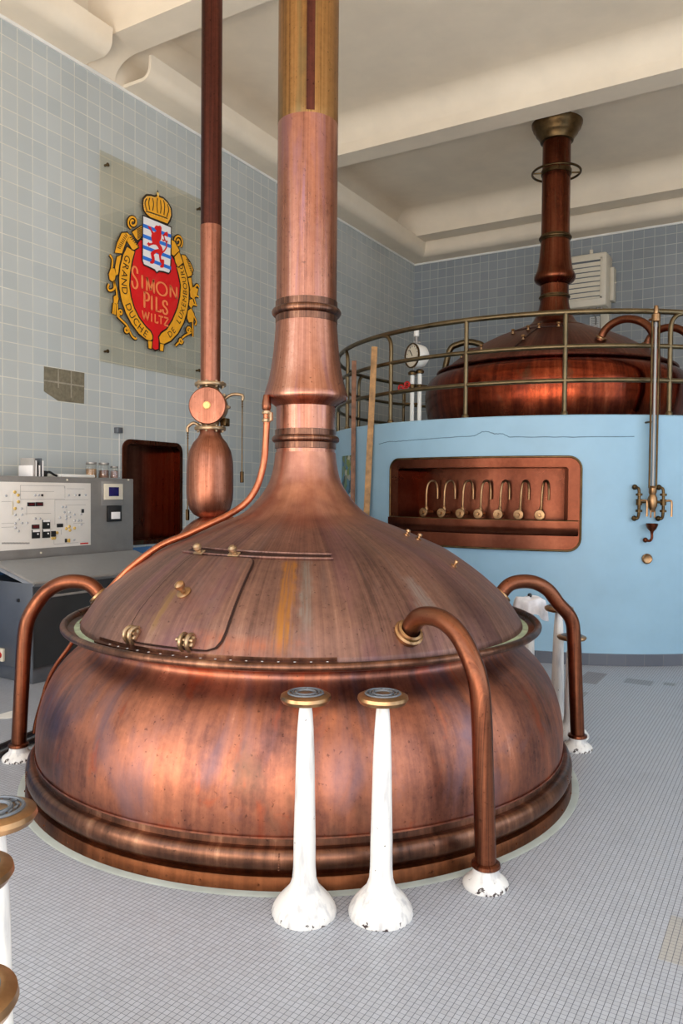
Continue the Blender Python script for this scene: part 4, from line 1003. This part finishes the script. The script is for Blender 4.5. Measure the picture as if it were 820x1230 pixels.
finish(bm, 'drum_wall', 'bluewall', plat)
bm = BM(); lathe(bm, [(0, DT), (DR-.012, DT), (DR, DT-.012)], 360); finish(bm, 'deck', 'bluewall', plat)
bm = BM(); lathe(bm, [(DR+.001, 0), (DR+.010, 0), (DR+.010, .108), (DR+.001, .112)], 180); finish(bm, 'skirting', 'skirt', plat)
bm = BM()
cr_ = [(-113.76, 2.12), (-110.5, 2.142), (-108.4, 2.136), (-104.5, 2.14), (-101.5, 2.144), (-96, 2.15), (-89.3, 2.158), (-87.8, 2.196), (-86.7, 2.196), (-85.3, 2.172), (-83.8, 2.172), (-82.4, 2.138), (-76, 2.134), (-68.9, 2.13), (-58.3, 2.139)]
cr2 = [(a0+(a1-a0)*q/8, h0+(h1-h0)*q/8) for (a0, h0), (a1, h1) in zip(cr_, cr_[1:]) for q in range(8)]
MT['crackline'] = simple('crack_line', lin(92, 122, 142), .7, 0, .2, 20)
tube(bm, [pc(a, DR+.0005, h+.002*math.sin(a*9)) for a, h in cr2], .0035, 4); finish(bm, 'crack', 'crackline', plat)
# copper recess in the drum wall
rec = thing('tap_recess', 'wide copper lined recess with gutter in the blue platform wall, holding seven taps', 'niche', K2)
def rrect2(a0, a1, h0, h1, r, nc=6, ns=24, nv=4):
    ra = math.degrees(r/DR); out = []
    cs = [(a1-ra, h1-r, 0), (a0+ra, h1-r, 90), (a0+ra, h0+r, 180), (a1-ra, h0+r, 270)]
    for i, (ca, ch_, s) in enumerate(cs):
        for q in range(nc+1):
            an = R_(s+90*q/nc); out.append((ca+ra*math.cos(an), ch_+r*math.sin(an)))
        nx = cs[(i+1) % 4]; an = R_(s+90); e = (ca+ra*math.cos(an), ch_+r*math.sin(an)); e2 = (nx[0]+ra*math.cos(an), nx[1]+r*math.sin(an))
        m_ = ns if i % 2 == 0 else nv
        for q in range(1, m_): out.append((e[0]+(e2[0]-e[0])*q/m_, e[1]+(e2[1]-e[1])*q/m_))
    return out
Oo = rrect2(-109.45, -69.15, 1.068, 1.948, .115); Ii = rrect2(-107.3, -71.45, 1.30, 1.852, .03)
bm = BM()
loops(bm, [pc(a, DR+.002, h) for a, h in Oo], [pc(a, DR+.022, h) for a, h in Oo]); loops(bm, [pc(a, DR+.022, h) for a, h in Oo], [pc(a, DR+.014, h) for a, h in Ii])
finish(bm, 'frame_sheet', 'cavity', rec)
bm = BM(); tube(bm, [pc(a, DR+.022, h) for a, h in Oo], .011, 8, closed=True); finish(bm, 'edge_bead', 'dbrass', rec)
bm = BM(); loops(bm, [pc(a, DR+.014, h) for a, h in Ii], [pc(-89.3+(a+89.3)*.985, DR-.30, 1.575+(h-1.575)*.98) for a, h in Ii]); finish(bm, 'lining', 'cavity', rec)
bm = BM(); A = [-107.6+36.4*q/30 for q in range(31)]
loops(bm, [pc(a, DR-.298, 1.28) for a in A], [pc(a, DR-.298, 1.87) for a in A], False); finish(bm, 'back_sheet', 'cavity', rec)
bm = BM()   # half-round gutter in front
prg = [(DR+.016, 1.345), (DR+.072, 1.345)] + [(DR+.016+.056*math.cos(R_(q)), 1.29-.085*math.sin(R_(q))) for q in range(0, 91, 10)]
A = [-109.0+39.4*q/40 for q in range(41)]
rows = [[pc(a, r, h) for r, h in prg] for a in A]
ends = 3
for ra_, rb_ in zip(rows, rows[1:]): loops(bm, ra_, rb_, False)
for rr2 in (rows[0], rows[-1]): bm.faces.new([bm.verts.new(p) for p in rr2])
bm2 = finish(bm, 'gutter', 'cavity', rec)
bm = BM(); tube(bm, [pc(a, DR+.045, 1.345) for a in A], .008, 8); tube(bm, [pc(a, DR+.02, 1.345) for a in A], .006, 6); finish(bm, 'gutter_lip', 'dbrass', rec)
# seven sampling taps
tapA = (-102.4, -97.7, -93.2, -89.1, -84.9, -80.7, -76.5); proto = None
ords = ['leftmost', 'second', 'third', 'middle', 'fifth', 'sixth', 'rightmost']
for q, a in enumerate(tapA):
    p = K2 + pc(a, 2.70, 1.36); rz = R_(a+90)
    lab = {0: 'leftmost of the seven swan neck brass taps in the copper recess', 3: 'middle one of the seven swan neck brass taps in the copper recess', 6: 'rightmost of the seven swan neck brass taps in the copper recess'}.get(q, '%s from the left of the seven swan neck brass taps in the copper recess' % ords[q])
    if proto is None:
        proto = thing('sampling_tap', lab, 'tap', p, 'swan neck taps in the copper recess', rz)
        bm = BM(); tube(bm, [(0, .02, .03), (.006, .01, .18), (.012, .01, .28), (.022, .03, .345), (.042, .065, .365), (.06, .10, .345), (.068, .118, .28), (.068, .12, .18)], .0115, 10, smooth=5); finish(bm, 'spout', 'brass', proto)
        bm = BM(); lathe(bm, [(0, .05), (.012, .05), (.016, .03), (.046, .028), (.051, .018), (.046, .006), (.024, .0), (.024, -.10)], 24, (-.01, 0, .035), (0, -1, 0))
        finish(bm, 'wheel_cock', 'brass', proto)
        bm = BM(); lathe(bm, [(.022, .0), (.024, .02), (.018, .035), (.014, .05)], 14, (0, .02, .055)); tube(bm, [(0, .02, .035), (0, .12, .035)], .018, 10); finish(bm, 'tap_body', 'brass', proto)
    else: dup(proto, p, lab, rz)

# railing
rl = thing('curved_railing', 'brass tube railing with three rails round the edge of the blue platform', 'railing', K2)
RR = 2.78
def arc(a0, a1, h, n): return [pc(a0+(a1-a0)*q/n, RR, h) for q in range(n+1)]
A0_, A1_ = -222, -20
for h_, r_ in ((3.305, .026), (2.985, .0225), (2.667, .0225)):
    bm = BM(); pts = arc(A0_+2, A1_, h_, 80)
    if h_ > 3.2: pts = [pc(A0_, RR, 2.34), pc(A0_, RR, 3.15), pc(A0_+.6, RR, 3.26)] + pts[1:]
    tube(bm, pts, r_, 10); finish(bm, 'rail', 'rail', rl)
for a in (-200, -176, -153, -132.4, -111.6, -91.9, -72.3, -52.3, -33):
    bm = BM()
    if a in (-111.6, -132.4, -153, -176, -200): top = [pc(a, RR, 3.12), pc(a-.3, RR, 3.22), pc(a-1.4, RR, 3.28), pc(a-3, RR, 3.30)]
    elif a == -52.3: top = [pc(a, RR, 3.12), pc(a+.3, RR, 3.22), pc(a+1.4, RR, 3.28), pc(a+3, RR, 3.30)]
    else: top = [pc(a, RR, 3.30)]
    tube(bm, [pc(a, RR, 2.345), pc(a, RR, 3.0)]+top, .0225, 10, smooth=3)
    lathe(bm, [(.034, 2.345), (.034, 2.365), (.024, 2.38)], 14, pc(a, RR, 0)); finish(bm, 'rail_post', 'rail', rl)

# far kettle
k2 = thing('brewing_kettle', 'dark reddish copper kettle with chimney standing on the round blue platform behind the railing', 'kettle', (K2.x, K2.y, DT))
def rz_(pr): return [(r, h-DT) for r, h in pr]
bm = BM(); lathe(bm, rz_([(1.50, DT), (1.545, 2.40), (1.60, 2.55), (1.636, 2.72), (1.645, 2.86), (1.628, 2.97), (1.585, 3.05), (1.52, 3.10), (1.46, 3.125), (1.44, 3.14)]), 128); finish(bm, 'kettle_body', 'k2_body', k2)
bm = BM(); lathe(bm, rz_([(1.44, 3.135), (1.49, 3.143), (1.497, 3.155), (1.49, 3.167), (1.42, 3.172)]), 128); finish(bm, 'rim', 'k2_dome', k2)
d2 = [(1.42, 3.165), (1.40, 3.19), (1.28, 3.29), (1.12, 3.40), (.95, 3.50), (.75, 3.60), (.55, 3.68), (.42, 3.72)]
bm = BM(); lathe(bm, rz_(d2), 128); finish(bm, 'dome', 'k2_dome', k2)
bm = BM(); lathe(bm, rz_([(.44, 3.712), (.42, 3.735), (.33, 3.755), (.27, 3.82), (.225, 3.90), (.195, 3.99), (.180, 4.06), (.176, 4.28)]), 64)
finish(bm, 'neck', 'k2_stack', k2)
def col2(r, h, rr=.016):
    bm = BM(); lathe(bm, rz_([(r, h-rr*1.8), (r+.007, h-rr*1.6)] + [(r+.004+rr*math.cos(R_(a)), h+rr*math.sin(R_(a))) for a in range(-80, 81, 20)] + [(r+.007, h+rr*1.6), (r, h+rr*1.8)]), 64); finish(bm, 'collar_ring', 'dbrass', k2)
col2(.177, 4.13)
bm = BM(); lathe(bm, rz_([(.18, 4.29), (.24, 4.33), (.258, 4.36), (.259, 4.395), (.24, 4.44), (.222, 4.48), (.208, 4.56), (.196, 4.66), (.187, 4.76), (.182, 4.84)]), 64); finish(bm, 'bell_skirt', 'k2_stack', k2)
col2(.182, 4.885, .02)
bm = BM(); lathe(bm, rz_([(.178, 4.84), (.176, 6.1)]), 64); finish(bm, 'chimney', 'k2_stack', k2)
bm = BM(); lathe(bm, rz_([(.178, 6.10), (.205, 6.11), (.215, 6.145), (.245, 6.19), (.262, 6.21), (.27, 6.245), (.297, 6.27), (.303, 6.295), (.315, 6.315), (.318, 6.345), (.30, 6.355), (.178, 6.36)]), 64); finish(bm, 'flared_collar', 'dbrass', k2)
bm = BM(); lathe(bm, rz_([(.17, 6.26), (.17, SLAB-.03)]), 48); finish(bm, 'upper_chimney', 'k2_stack', k2)
# hand ring round the chimney
bm = BM(); hw_ = 5.72-DT; tube(bm, [(.30*math.cos(2*PI*q/48), .30*math.sin(2*PI*q/48), hw_) for q in range(48)], .015, 10, closed=True)
for q in range(4):
    a = R_(25+90*q); tube(bm, [(.17*math.cos(a), .17*math.sin(a), hw_), (.30*math.cos(a), .30*math.sin(a), hw_)], .011, 8)
lathe(bm, [(.178, hw_-.03), (.190, hw_-.025), (.190, hw_+.025), (.178, hw_+.03)], 48)
finish(bm, 'hand_ring', 'dbrass', k2)
def d2h(r):
    for (a, b), (c, d) in zip(d2, d2[1:]):
        if c <= r <= a: return d+(b-d)*(r-c)/(a-c)
    return 3.7
camaz = math.degrees(math.atan2(-K2.y, -K2.x))
for da, r in ((-34, .86), (-22, .80), (-13, .77), (4, .76), (-45, 1.2), (-18, 1.12), (-60, 1.28)):
    a = camaz+da; p = pc(a, r, d2h(r)-DT); bm = BM(); lathe(bm, [(0, 0), (.022, 0), (.022, .01), (.012, .016), (.012, .03), (.024, .038), (.02, .056), (0, .06)], 14, p); finish(bm, 'stud', 'brass', k2)
bm = BM(); tube(bm, [pc(camaz-14-6*(q/8), .74+.55*q/8, d2h(.74+.55*q/8)+.004-DT) for q in range(9)], .008, 6)
tube(bm, [pc(camaz-40+50*q/16, .735, d2h(.735)+.004-DT) for q in range(17)], .009, 6)
finish(bm, 'dome_seam', 'darkcopperline', k2)
bm = BM(); a = camaz-98; lathe(bm, [(.2, 0), (.2, .07), (.14, .13), (0, .15)], 24, pc(a, 1.02, d2h(1.02)-DT-.06)); finish(bm, 'side_cap', 'k2_dome', k2)
# pipes of the far kettle
PQ = [(1.16, 3.36), (1.21, 3.46), (1.30, 3.53), (1.41, 3.555), (1.53, 3.53), (1.64, 3.46), (1.71, 3.35), (1.74, 3.20), (1.75, 2.9), (1.75, DT+.07)]
for a0_, a1_, lab, mt in ((camaz+26, camaz+38, 'dark copper arched pipe at the right front of the far kettle', 'pipe'), (camaz+66, camaz+62, 'arched copper pipe at the far right of the far kettle behind the sight glass', 'pipe'), (camaz-129, camaz-117, 'brass coloured arched pipe at the left of the far kettle', 'rail')):
    B = pc(a1_, 1.75, 0); dh = .2 if mt == 'rail' else 0; t = thing('kettle_overflow_pipe', lab, 'pipe', (K2.x+B.x, K2.y+B.y, DT), 'arched pipes of the far kettle')
    A_ = pc(a0_, 1.16, 0); bm = BM(); pts = []
    for r, h in PQ:
        f = (r-1.16)/(1.75-1.16); p = A_*(1-f)+B*f; pts.append(Vector((p.x-B.x, p.y-B.y, h-DT+(dh if 3.4 < h else 0))))
    tube(bm, smooth_path(pts, 5), .044, 14); finish(bm, 'pipe', mt, t)
    bm = BM(); d = (pts[1]-pts[0]).normalized(); lathe(bm, [(.045, 0), (.066, .004), (.066, .02), (.045, .03)], 18, pts[0]+d*.02, d); finish(bm, 'port_ring', 'brass', t)
    bm = BM(); lathe(bm, [(.046, .10), (.06, .08), (.055, .05), (.085, .02), (.09, 0), (0, 0)], 18); finish(bm, 'floor_socket', 'white', t)

# gauge stand on the platform
gp = at_z(499, 495, 8.7)
gs = thing('gauge_stand', 'white dial gauge on twin white pipes with red handles on the platform behind the railing', 'gauge', (gp.x, gp.y, DT))
gz = lambda y: at_z(499, y, 8.7).z-DT
gx = RT
bm = BM()
for s in (-.03, .03): tube(bm, [gx*s*1.4, gx*s*1.4+Vector((0, 0, gz(446)))], .024, 12)
finish(bm, 'twin_pipes', 'white', gs)
bm = BM()
for s in (-.042, .042): lathe(bm, [(.024, 0), (.045, .005), (.05, .03), (.03, .05)], 18, gx*s+Vector((0, 0, gz(449 if s > 0 else 451))))
finish(bm, 'flange_nuts', 'dbrass', gs); bm = BM()
for s in (-.042, .042): lathe(bm, [(.024, 0), (.034, .01), (.034, .05), (.024, .06)], 14, gx*s+Vector((0, 0, gz(468))))
finish(bm, 'flange_nuts', 'dbrass', gs)
gd = (-gx*.86 - FW*.5).normalized(); gc_ = gx*.02+Vector((0, 0, gz(428)))
bm = BM(); lathe(bm, [(0, -.09), (.09, -.09), (.12, -.06), (.132, 0), (.134, .05), (.13, .075)], 32, gc_, gd); body = finish(bm, 'gauge_case', 'white', gs)
bm = BM(); lathe(bm, [(.13, .072), (.140, .075), (.140, .09), (.126, .092), (.126, .08), (.13, .072)], 32, gc_, gd); finish(bm, 'bezel', 'dbrass', body)
bm = BM(); lathe(bm, [(0, .078), (.127, .078)], 32, gc_, gd); finish(bm, 'dial', 'cream', body)
bm = BM(); u_ = Vector((0, 0, 1)); v_ = gd.cross(u_); tube(bm, [gc_+gd*.081, gc_+gd*.081+u_*.07+v_*.05], .005, 6)
for q in range(11):
    a = R_(-30+24*q); e = u_*math.sin(a)+v_*math.cos(a); tube(bm, [gc_+gd*.080+e*.095, gc_+gd*.080+e*.115], .003, 4)
finish(bm, 'needle', 'black', body)
bm = BM(); tube(bm, [Vector((0, 0, gz(414))), Vector((0, 0, gz(403)))], .016, 10); tube(bm, [Vector((0, 0, gz(411)))-gx*.03, Vector((0, 0, gz(411)))+gx*.05], .01, 8); finish(bm, 'stem', 'steel', gs)
bm = BM(); lathe(bm, [(0, 0), (.03, 0), (.03, .06), (.024, .072), (0, .074)], 16, Vector((0, 0, gz(404)))); finish(bm, 'cap', 'white', gs)
for s, y in ((-.17, 466), (-.10, 462)):
    bm = BM(); c = gx*s+Vector((0, 0, gz(y))); tube(bm, [c+(-gx*.0+Vector((.03*math.cos(2*PI*q/16), 0, .03*math.sin(2*PI*q/16)))) for q in range(16)], .01, 8, closed=True); tube(bm, [c-Vector((.03, 0, 0)), c+Vector((.03, 0, 0))], .007, 6); tube(bm, [c, gx*-.04+Vector((0, 0, gz(y)-.02))], .008, 6)
    finish(bm, 'valve_handle', 'red', gs)
bm = BM(); c = gx*-.12+Vector((0, 0, gz(485))); tube(bm, [c, gx*.04+Vector((0, 0, gz(485)))], .013, 8)
for q in range(3): tube(bm, [c, c+Vector((.05*math.cos(2.1*q), .02, .05*math.sin(2.1*q)))], .009, 6)
tube(bm, [c, c+Vector((0, 0, .13))], .006, 6); finish(bm, 'drain_cock', 'dbrass', gs)

# level sight glass on the drum
sg = thing('sight_glass', 'tall brass sight glass with cocks and funnel on the front of the blue platform', 'gauge', K2+pc(-56.7, DR, 0))
so = sg.location
def sp(a, r, h): return K2+pc(a, r, h)-so
AZ = -56.7
bm = BM()
for da in (-.62, .62): tube(bm, [sp(AZ+da, 2.93, 1.66), sp(AZ+da, 2.93, 3.20)], .010, 8)
finish(bm, 'guard_rods', 'dbrass', sg)
bm = BM(); tube(bm, [sp(AZ, 2.93, 1.66), sp(AZ, 2.93, 3.20)], .013, 10); finish(bm, 'glass_tube', 'steel', sg)
bm = BM(); lathe(bm, [(0, 3.32), (.018, 3.32), (.022, 3.28), (.02, 3.25), (.038, 3.24), (.04, 3.18), (.02, 3.17)], 18, sp(AZ, 2.93, 0)); tube(bm, [sp(AZ, 2.93, 3.22), sp(AZ, 2.80, 3.22)], .012, 8)
finish(bm, 'top_fitting', 'brass', sg)
bm = BM(); lathe(bm, [(.02, 1.68), (.036, 1.66), (.036, 1.62), (.028, 1.60), (.042, 1.57), (.042, 1.50), (.026, 1.46), (.02, 1.44), (0, 1.44)], 20, sp(AZ, 2.93, 0)); tube(bm, [sp(AZ, 2.93, 1.55), sp(AZ, 2.85, 1.55)], .014, 8)
for da in (-.35, .35): tube(bm, [sp(AZ+da, 2.94, 1.46), sp(AZ+da, 2.94, 1.39)], .007, 6)
finish(bm, 'bottom_block', 'brass', sg)
bm = BM(); tube(bm, [sp(AZ-.9, 2.855, 2.265), sp(AZ-.75, 2.93, 2.265), sp(AZ-.4, 2.93, 2.265)], .009, 8); finish(bm, 'bracket', 'dbrass', sg)
for sgn in (-1, 1):
    a = AZ+sgn*2.1-(.25 if sgn < 0 else 0); bm = BM()
    tube(bm, [sp(a-sgn*.0-.55, 2.85, 1.665), sp(a-.5, 2.90, 1.665), sp(a-.1, 2.92, 1.65), sp(a, 2.92, 1.58), sp(a, 2.92, 1.44), sp(a-.1, 2.91, 1.385), sp(a-.5, 2.90, 1.38), sp(a-.55, 2.85, 1.38)], .014, 10, smooth=4)
    ball(bm, sp(a-.55, 2.885, 1.668), .026, seg=12); ball(bm, sp(a-.55, 2.885, 1.38), .026, seg=12)
    for h_ in (1.60, 1.45): lathe(bm, [(.014, -.012), (.03, -.01), (.03, .01), (.014, .012)], 12, sp(a, 2.92, h_))
    lathe(bm, [(0, -.03), (.026, -.028), (.028, .028), (0, .03)], 14, sp(a, 2.92, 1.53)); tube(bm, [sp(a, 2.92, 1.53), sp(AZ, 2.93, 1.535)], .012, 8)
    ck = finish(bm, 'cock', 'dbrass', sg)
    bm = BM(); tube(bm, [sp(a, 2.93, 1.54), sp(a+.9, 2.96, 1.545), sp(a+1.05, 2.97, 1.52), sp(a+1.05, 2.97, 1.40)], .010, 8, smooth=3); finish(bm, 'cock_handle', 'brass', ck)
bm = BM(); lathe(bm, [(.052, 1.335), (.055, 1.332), (.05, 1.31), (.038, 1.285), (.016, 1.262), (.012, 1.24), (0, 1.24)], 24, sp(AZ, 2.93, 0)); tube(bm, [sp(AZ, 2.93, 1.25), sp(AZ, 2.93, 1.20), sp(AZ-.3, 2.92, 1.175), sp(AZ-.7, 2.88, 1.18), sp(AZ-.75, 2.85, 1.18)], .012, 8, smooth=4); ball(bm, sp(AZ-.72, 2.88, 1.18), .024, seg=12)
finish(bm, 'funnel', 'k2_stack', sg)
nd = pc(-56.9, 1, 0)
bm = BM(); lathe(bm, [(.046, .001), (.048, .02), (.040, .028), (.034, .024), (0, .026)], 24, (0, 0, 0), nd); o_ = finish(bm, 'round_plug', 'brass'); o_.location = K2+pc(-56.9, DR, 1.005); tag(o_, 'small round brass plug on the blue platform wall below the sight glass', 'plug')

# poster and wooden poles leaning on the drum
bm = BM(); A = [-131.6+7.1*q/6 for q in range(7)]
loops(bm, [pc(a, DR+.004, 1.572)-pc(-128, DR, 1.57) for a in A], [pc(a, DR+.004, 2.023)-pc(-128, DR, 1.57) for a in A], False)
def poster_mat():
    m, nt, b = new_mat('poster_print'); n = N(nt); v = n.n('ShaderNodeTexVoronoi'); n.put(v.inputs['Vector'], n.obj()); v.inputs['Scale'].default_value = 16
    c = n.ramp(n.sep(v.outputs['Color'])[0], [(0, lin(30, 60, 70)), (.3, lin(70, 120, 150)), (.55, lin(110, 130, 60)), (.75, lin(40, 50, 40)), (1, lin(210, 210, 190))])
    n.put(b.inputs['Base Color'], c); b.inputs['Roughness'].default_value = .4; return m
o_ = finish(bm, 'poster', poster_mat(), smooth=False); o_.location = K2+pc(-128, DR, 1.57); tag(o_, 'small colourful poster on the left of the blue platform wall behind the wooden poles', 'poster')
def pole(x0, y0, x1, y1, w, mt, lab, a_b, a_t, ht):
    b0 = K2+pc(a_b, DR+.12, 0); t0 = K2+pc(a_t, DR+.03, DT); d = (t0-b0); d = d/d.z
    bm = BM(); top = d*ht
    n_ = Vector((d.x, d.y, d.z)).normalized(); rot = Vector((0, 0, 1)).rotation_difference(n_).to_matrix().to_4x4()
    face = math.atan2(b0.y, b0.x)
    box(bm, -w*.4, w*.4, -w/2, w/2, 0, top.length, .004, rot @ Matrix.Rotation(face, 4, 'Z'))
    if True:
        lathe(bm, [(0, 0), (.012, 0), (.012, .05), (0, .05)], 8, d*(ht-.25))
    o_ = finish(bm, 'wooden_pole', mt); o_.location = b0; tag(o_, lab, 'pole', 'wooden poles leaning on the platform'); return o_
pole(0, 0, 0, 0, .052, 'wood2', 'thinner reddish wooden pole leaning on the blue platform next to the poster', -120.2, -123.4, 3.09)
pole(0, 0, 0, 0, .066, 'wood', 'taller pale wooden pole leaning on the blue platform, right of the pair', -116.6, -116.0, 3.18)

# ---------------------------------------------------------------- wall heater and boxes on the back wall
Yf = 12.66; p = at_Y(729, 301, Yf); pb_ = at_Y(729, 366, Yf)
ac = thing('wall_heater', 'cream louvred air heater high on the back wall behind the far chimney', 'heater', (p.x, BY, pb_.z))
HW, HH = .98, p.z-pb_.z
bm = BM(); box(bm, -HW, 0, -.46, -.03, 0, HH, .045); hs_ = finish(bm, 'casing', 'cream', ac)
bm = BM(); 
for a_, b_, c_, d_ in ((-HW+.07, -.07, HH-.12, HH-.09), (-HW+.07, -.07, .12, .15), (-HW+.07, -HW+.10, .12, HH-.09), (-.10, -.07, .12, HH-.09)): box(bm, a_, b_, -.475, -.455, c_, d_, .004)
finish(bm, 'grille_frame', 'cream', hs_)
bm = BM(); box(bm, -HW+.1, -.1, -.463, -.4595, .15, HH-.12); finish(bm, 'grille_shadow', 'dsteel', hs_)
for q in range(7):
    z = .165+q*(HH-.30)/7; bm = BM(); box(bm, -HW+.1, -.1, -.004, .004, 0, (HH-.30)/7*.86, .002, Matrix.Translation((0, -.468, z)) @ Matrix.Rotation(R_(-8), 4, 'X')); finish(bm, 'louvre', 'cream', hs_)
bm = BM(); box(bm, .0, .06, -.22, -.03, .12, HH-.2, .008); ball(bm, (.063, -.12, HH*.5), .02, seg=10); finish(bm, 'side_box', 'cream', ac)
bm = BM(); tube(bm, [(-.27, -.35, HH-.01), (-.27, -.35, HH+.08)], .028, 12); finish(bm, 'vent_stub', 'cream', ac)
bm = BM()
for x_ in (-.60, -.30, -.16, -.10): ball(bm, (x_, -.35, -.02), .028, (1, 1, 1.2), 10)
tube(bm, [(-.3, -.3, -.03), (-.22, -.2, -.12), (-.25, -.05, -.2)], .012, 8, smooth=4); finish(bm, 'fittings', 'steel', ac)
bm = BM(); box(bm, -HW+.1, -HW+.14, -.03, -.001, .1, HH-.1); box(bm, -.14, -.1, -.03, -.001, .1, HH-.1); finish(bm, 'wall_bracket', 'dsteel', ac)
q1, q2 = at_Y(708, 381, BY-.03), at_Y(720, 396, BY-.03)
bm = BM(); box(bm, 0, q2.x-q1.x, -.03, -.001, q2.z-q1.z, 0, .003); o_ = finish(bm, 'notice_plate', 'paper'); o_.location = (q1.x, BY, q1.z); tag(o_, 'small white notice plate on the back wall under the heater', 'notice')
bm = BM()
for q in range(6): box(bm, .02, q2.x-q1.x-.02, -.0325, -.0302, (q2.z-q1.z)*(.15+.13*q), (q2.z-q1.z)*(.15+.13*q)+.012)
finish(bm, 'notice_print', 'greyline', o_, smooth=False)
q1, q2 = at_Y(721, 377, BY-.05), at_Y(731, 398, BY-.05)
bm = BM(); box(bm, 0, q2.x-q1.x, -.06, -.001, q2.z-q1.z, 0, .006); o_ = finish(bm, 'cable_box', 'cream'); o_.location = (q1.x, BY, q1.z); tag(o_, 'pale slim cable box beside the notice plate on the back wall', 'box')

# ---------------------------------------------------------------- light
def area(name, loc, rot, sx, sy, power, colr):
    l = bpy.data.lights.new(name, 'AREA'); l.shape = 'RECTANGLE'; l.size = sx; l.size_y = sy; l.energy = power; l.color = colr
    o = bpy.data.objects.new(name, l); col.objects.link(o); o.location = loc; o.rotation_euler = rot; return o
for i_, (u0, u1) in enumerate(FW_W):
    area('daylight_front_%d' % i_, ((u0+u1)/2, FY-.25, 3.05), (R_(90), 0, 0), u1-u0, 5.1, 62, (.95, .97, 1))
    area('bounce_fill_%d' % i_, ((u0+u1)/2, FY-.3, 1.1), (R_(90+48), 0, 0), u1-u0, 1.4, 80, (1, .84, .66))  # added upward fill lamp standing in for bounce from unseen ground outside
for i_, (u0, u1) in enumerate(RW_W):
    area('daylight_right_%d' % i_, (RX+.25, (u0+u1)/2, 2.9), (R_(90), 0, R_(90)), u1-u0, 4.6, 50, (.72, .86, 1))
sl = bpy.data.lights.new('sun', 'SUN'); sl.energy = 10.0; sl.angle = R_(.6); sl.color = (1, .88, .72)
so_ = bpy.data.objects.new('sun', sl); col.objects.link(so_)
sd = Vector((-.12, 1, -1.95)).normalized()   # high sun through the front windows, falls on the floor round the camera
so_.rotation_euler = Vector((0, 0, -1)).rotation_difference(sd).to_euler()
w = bpy.data.worlds.new('world'); sc.world = w; w.use_nodes = True
bg = w.node_tree.nodes['Background']; bg.inputs[0].default_value = (.62, .78, 1, 1); bg.inputs[1].default_value = .8

sc.view_settings.view_transform = 'Standard'; sc.view_settings.look = 'None'; sc.view_settings.gamma = 1; sc.view_settings.use_curve_mapping = False
sc.view_settings.exposure = 0.52
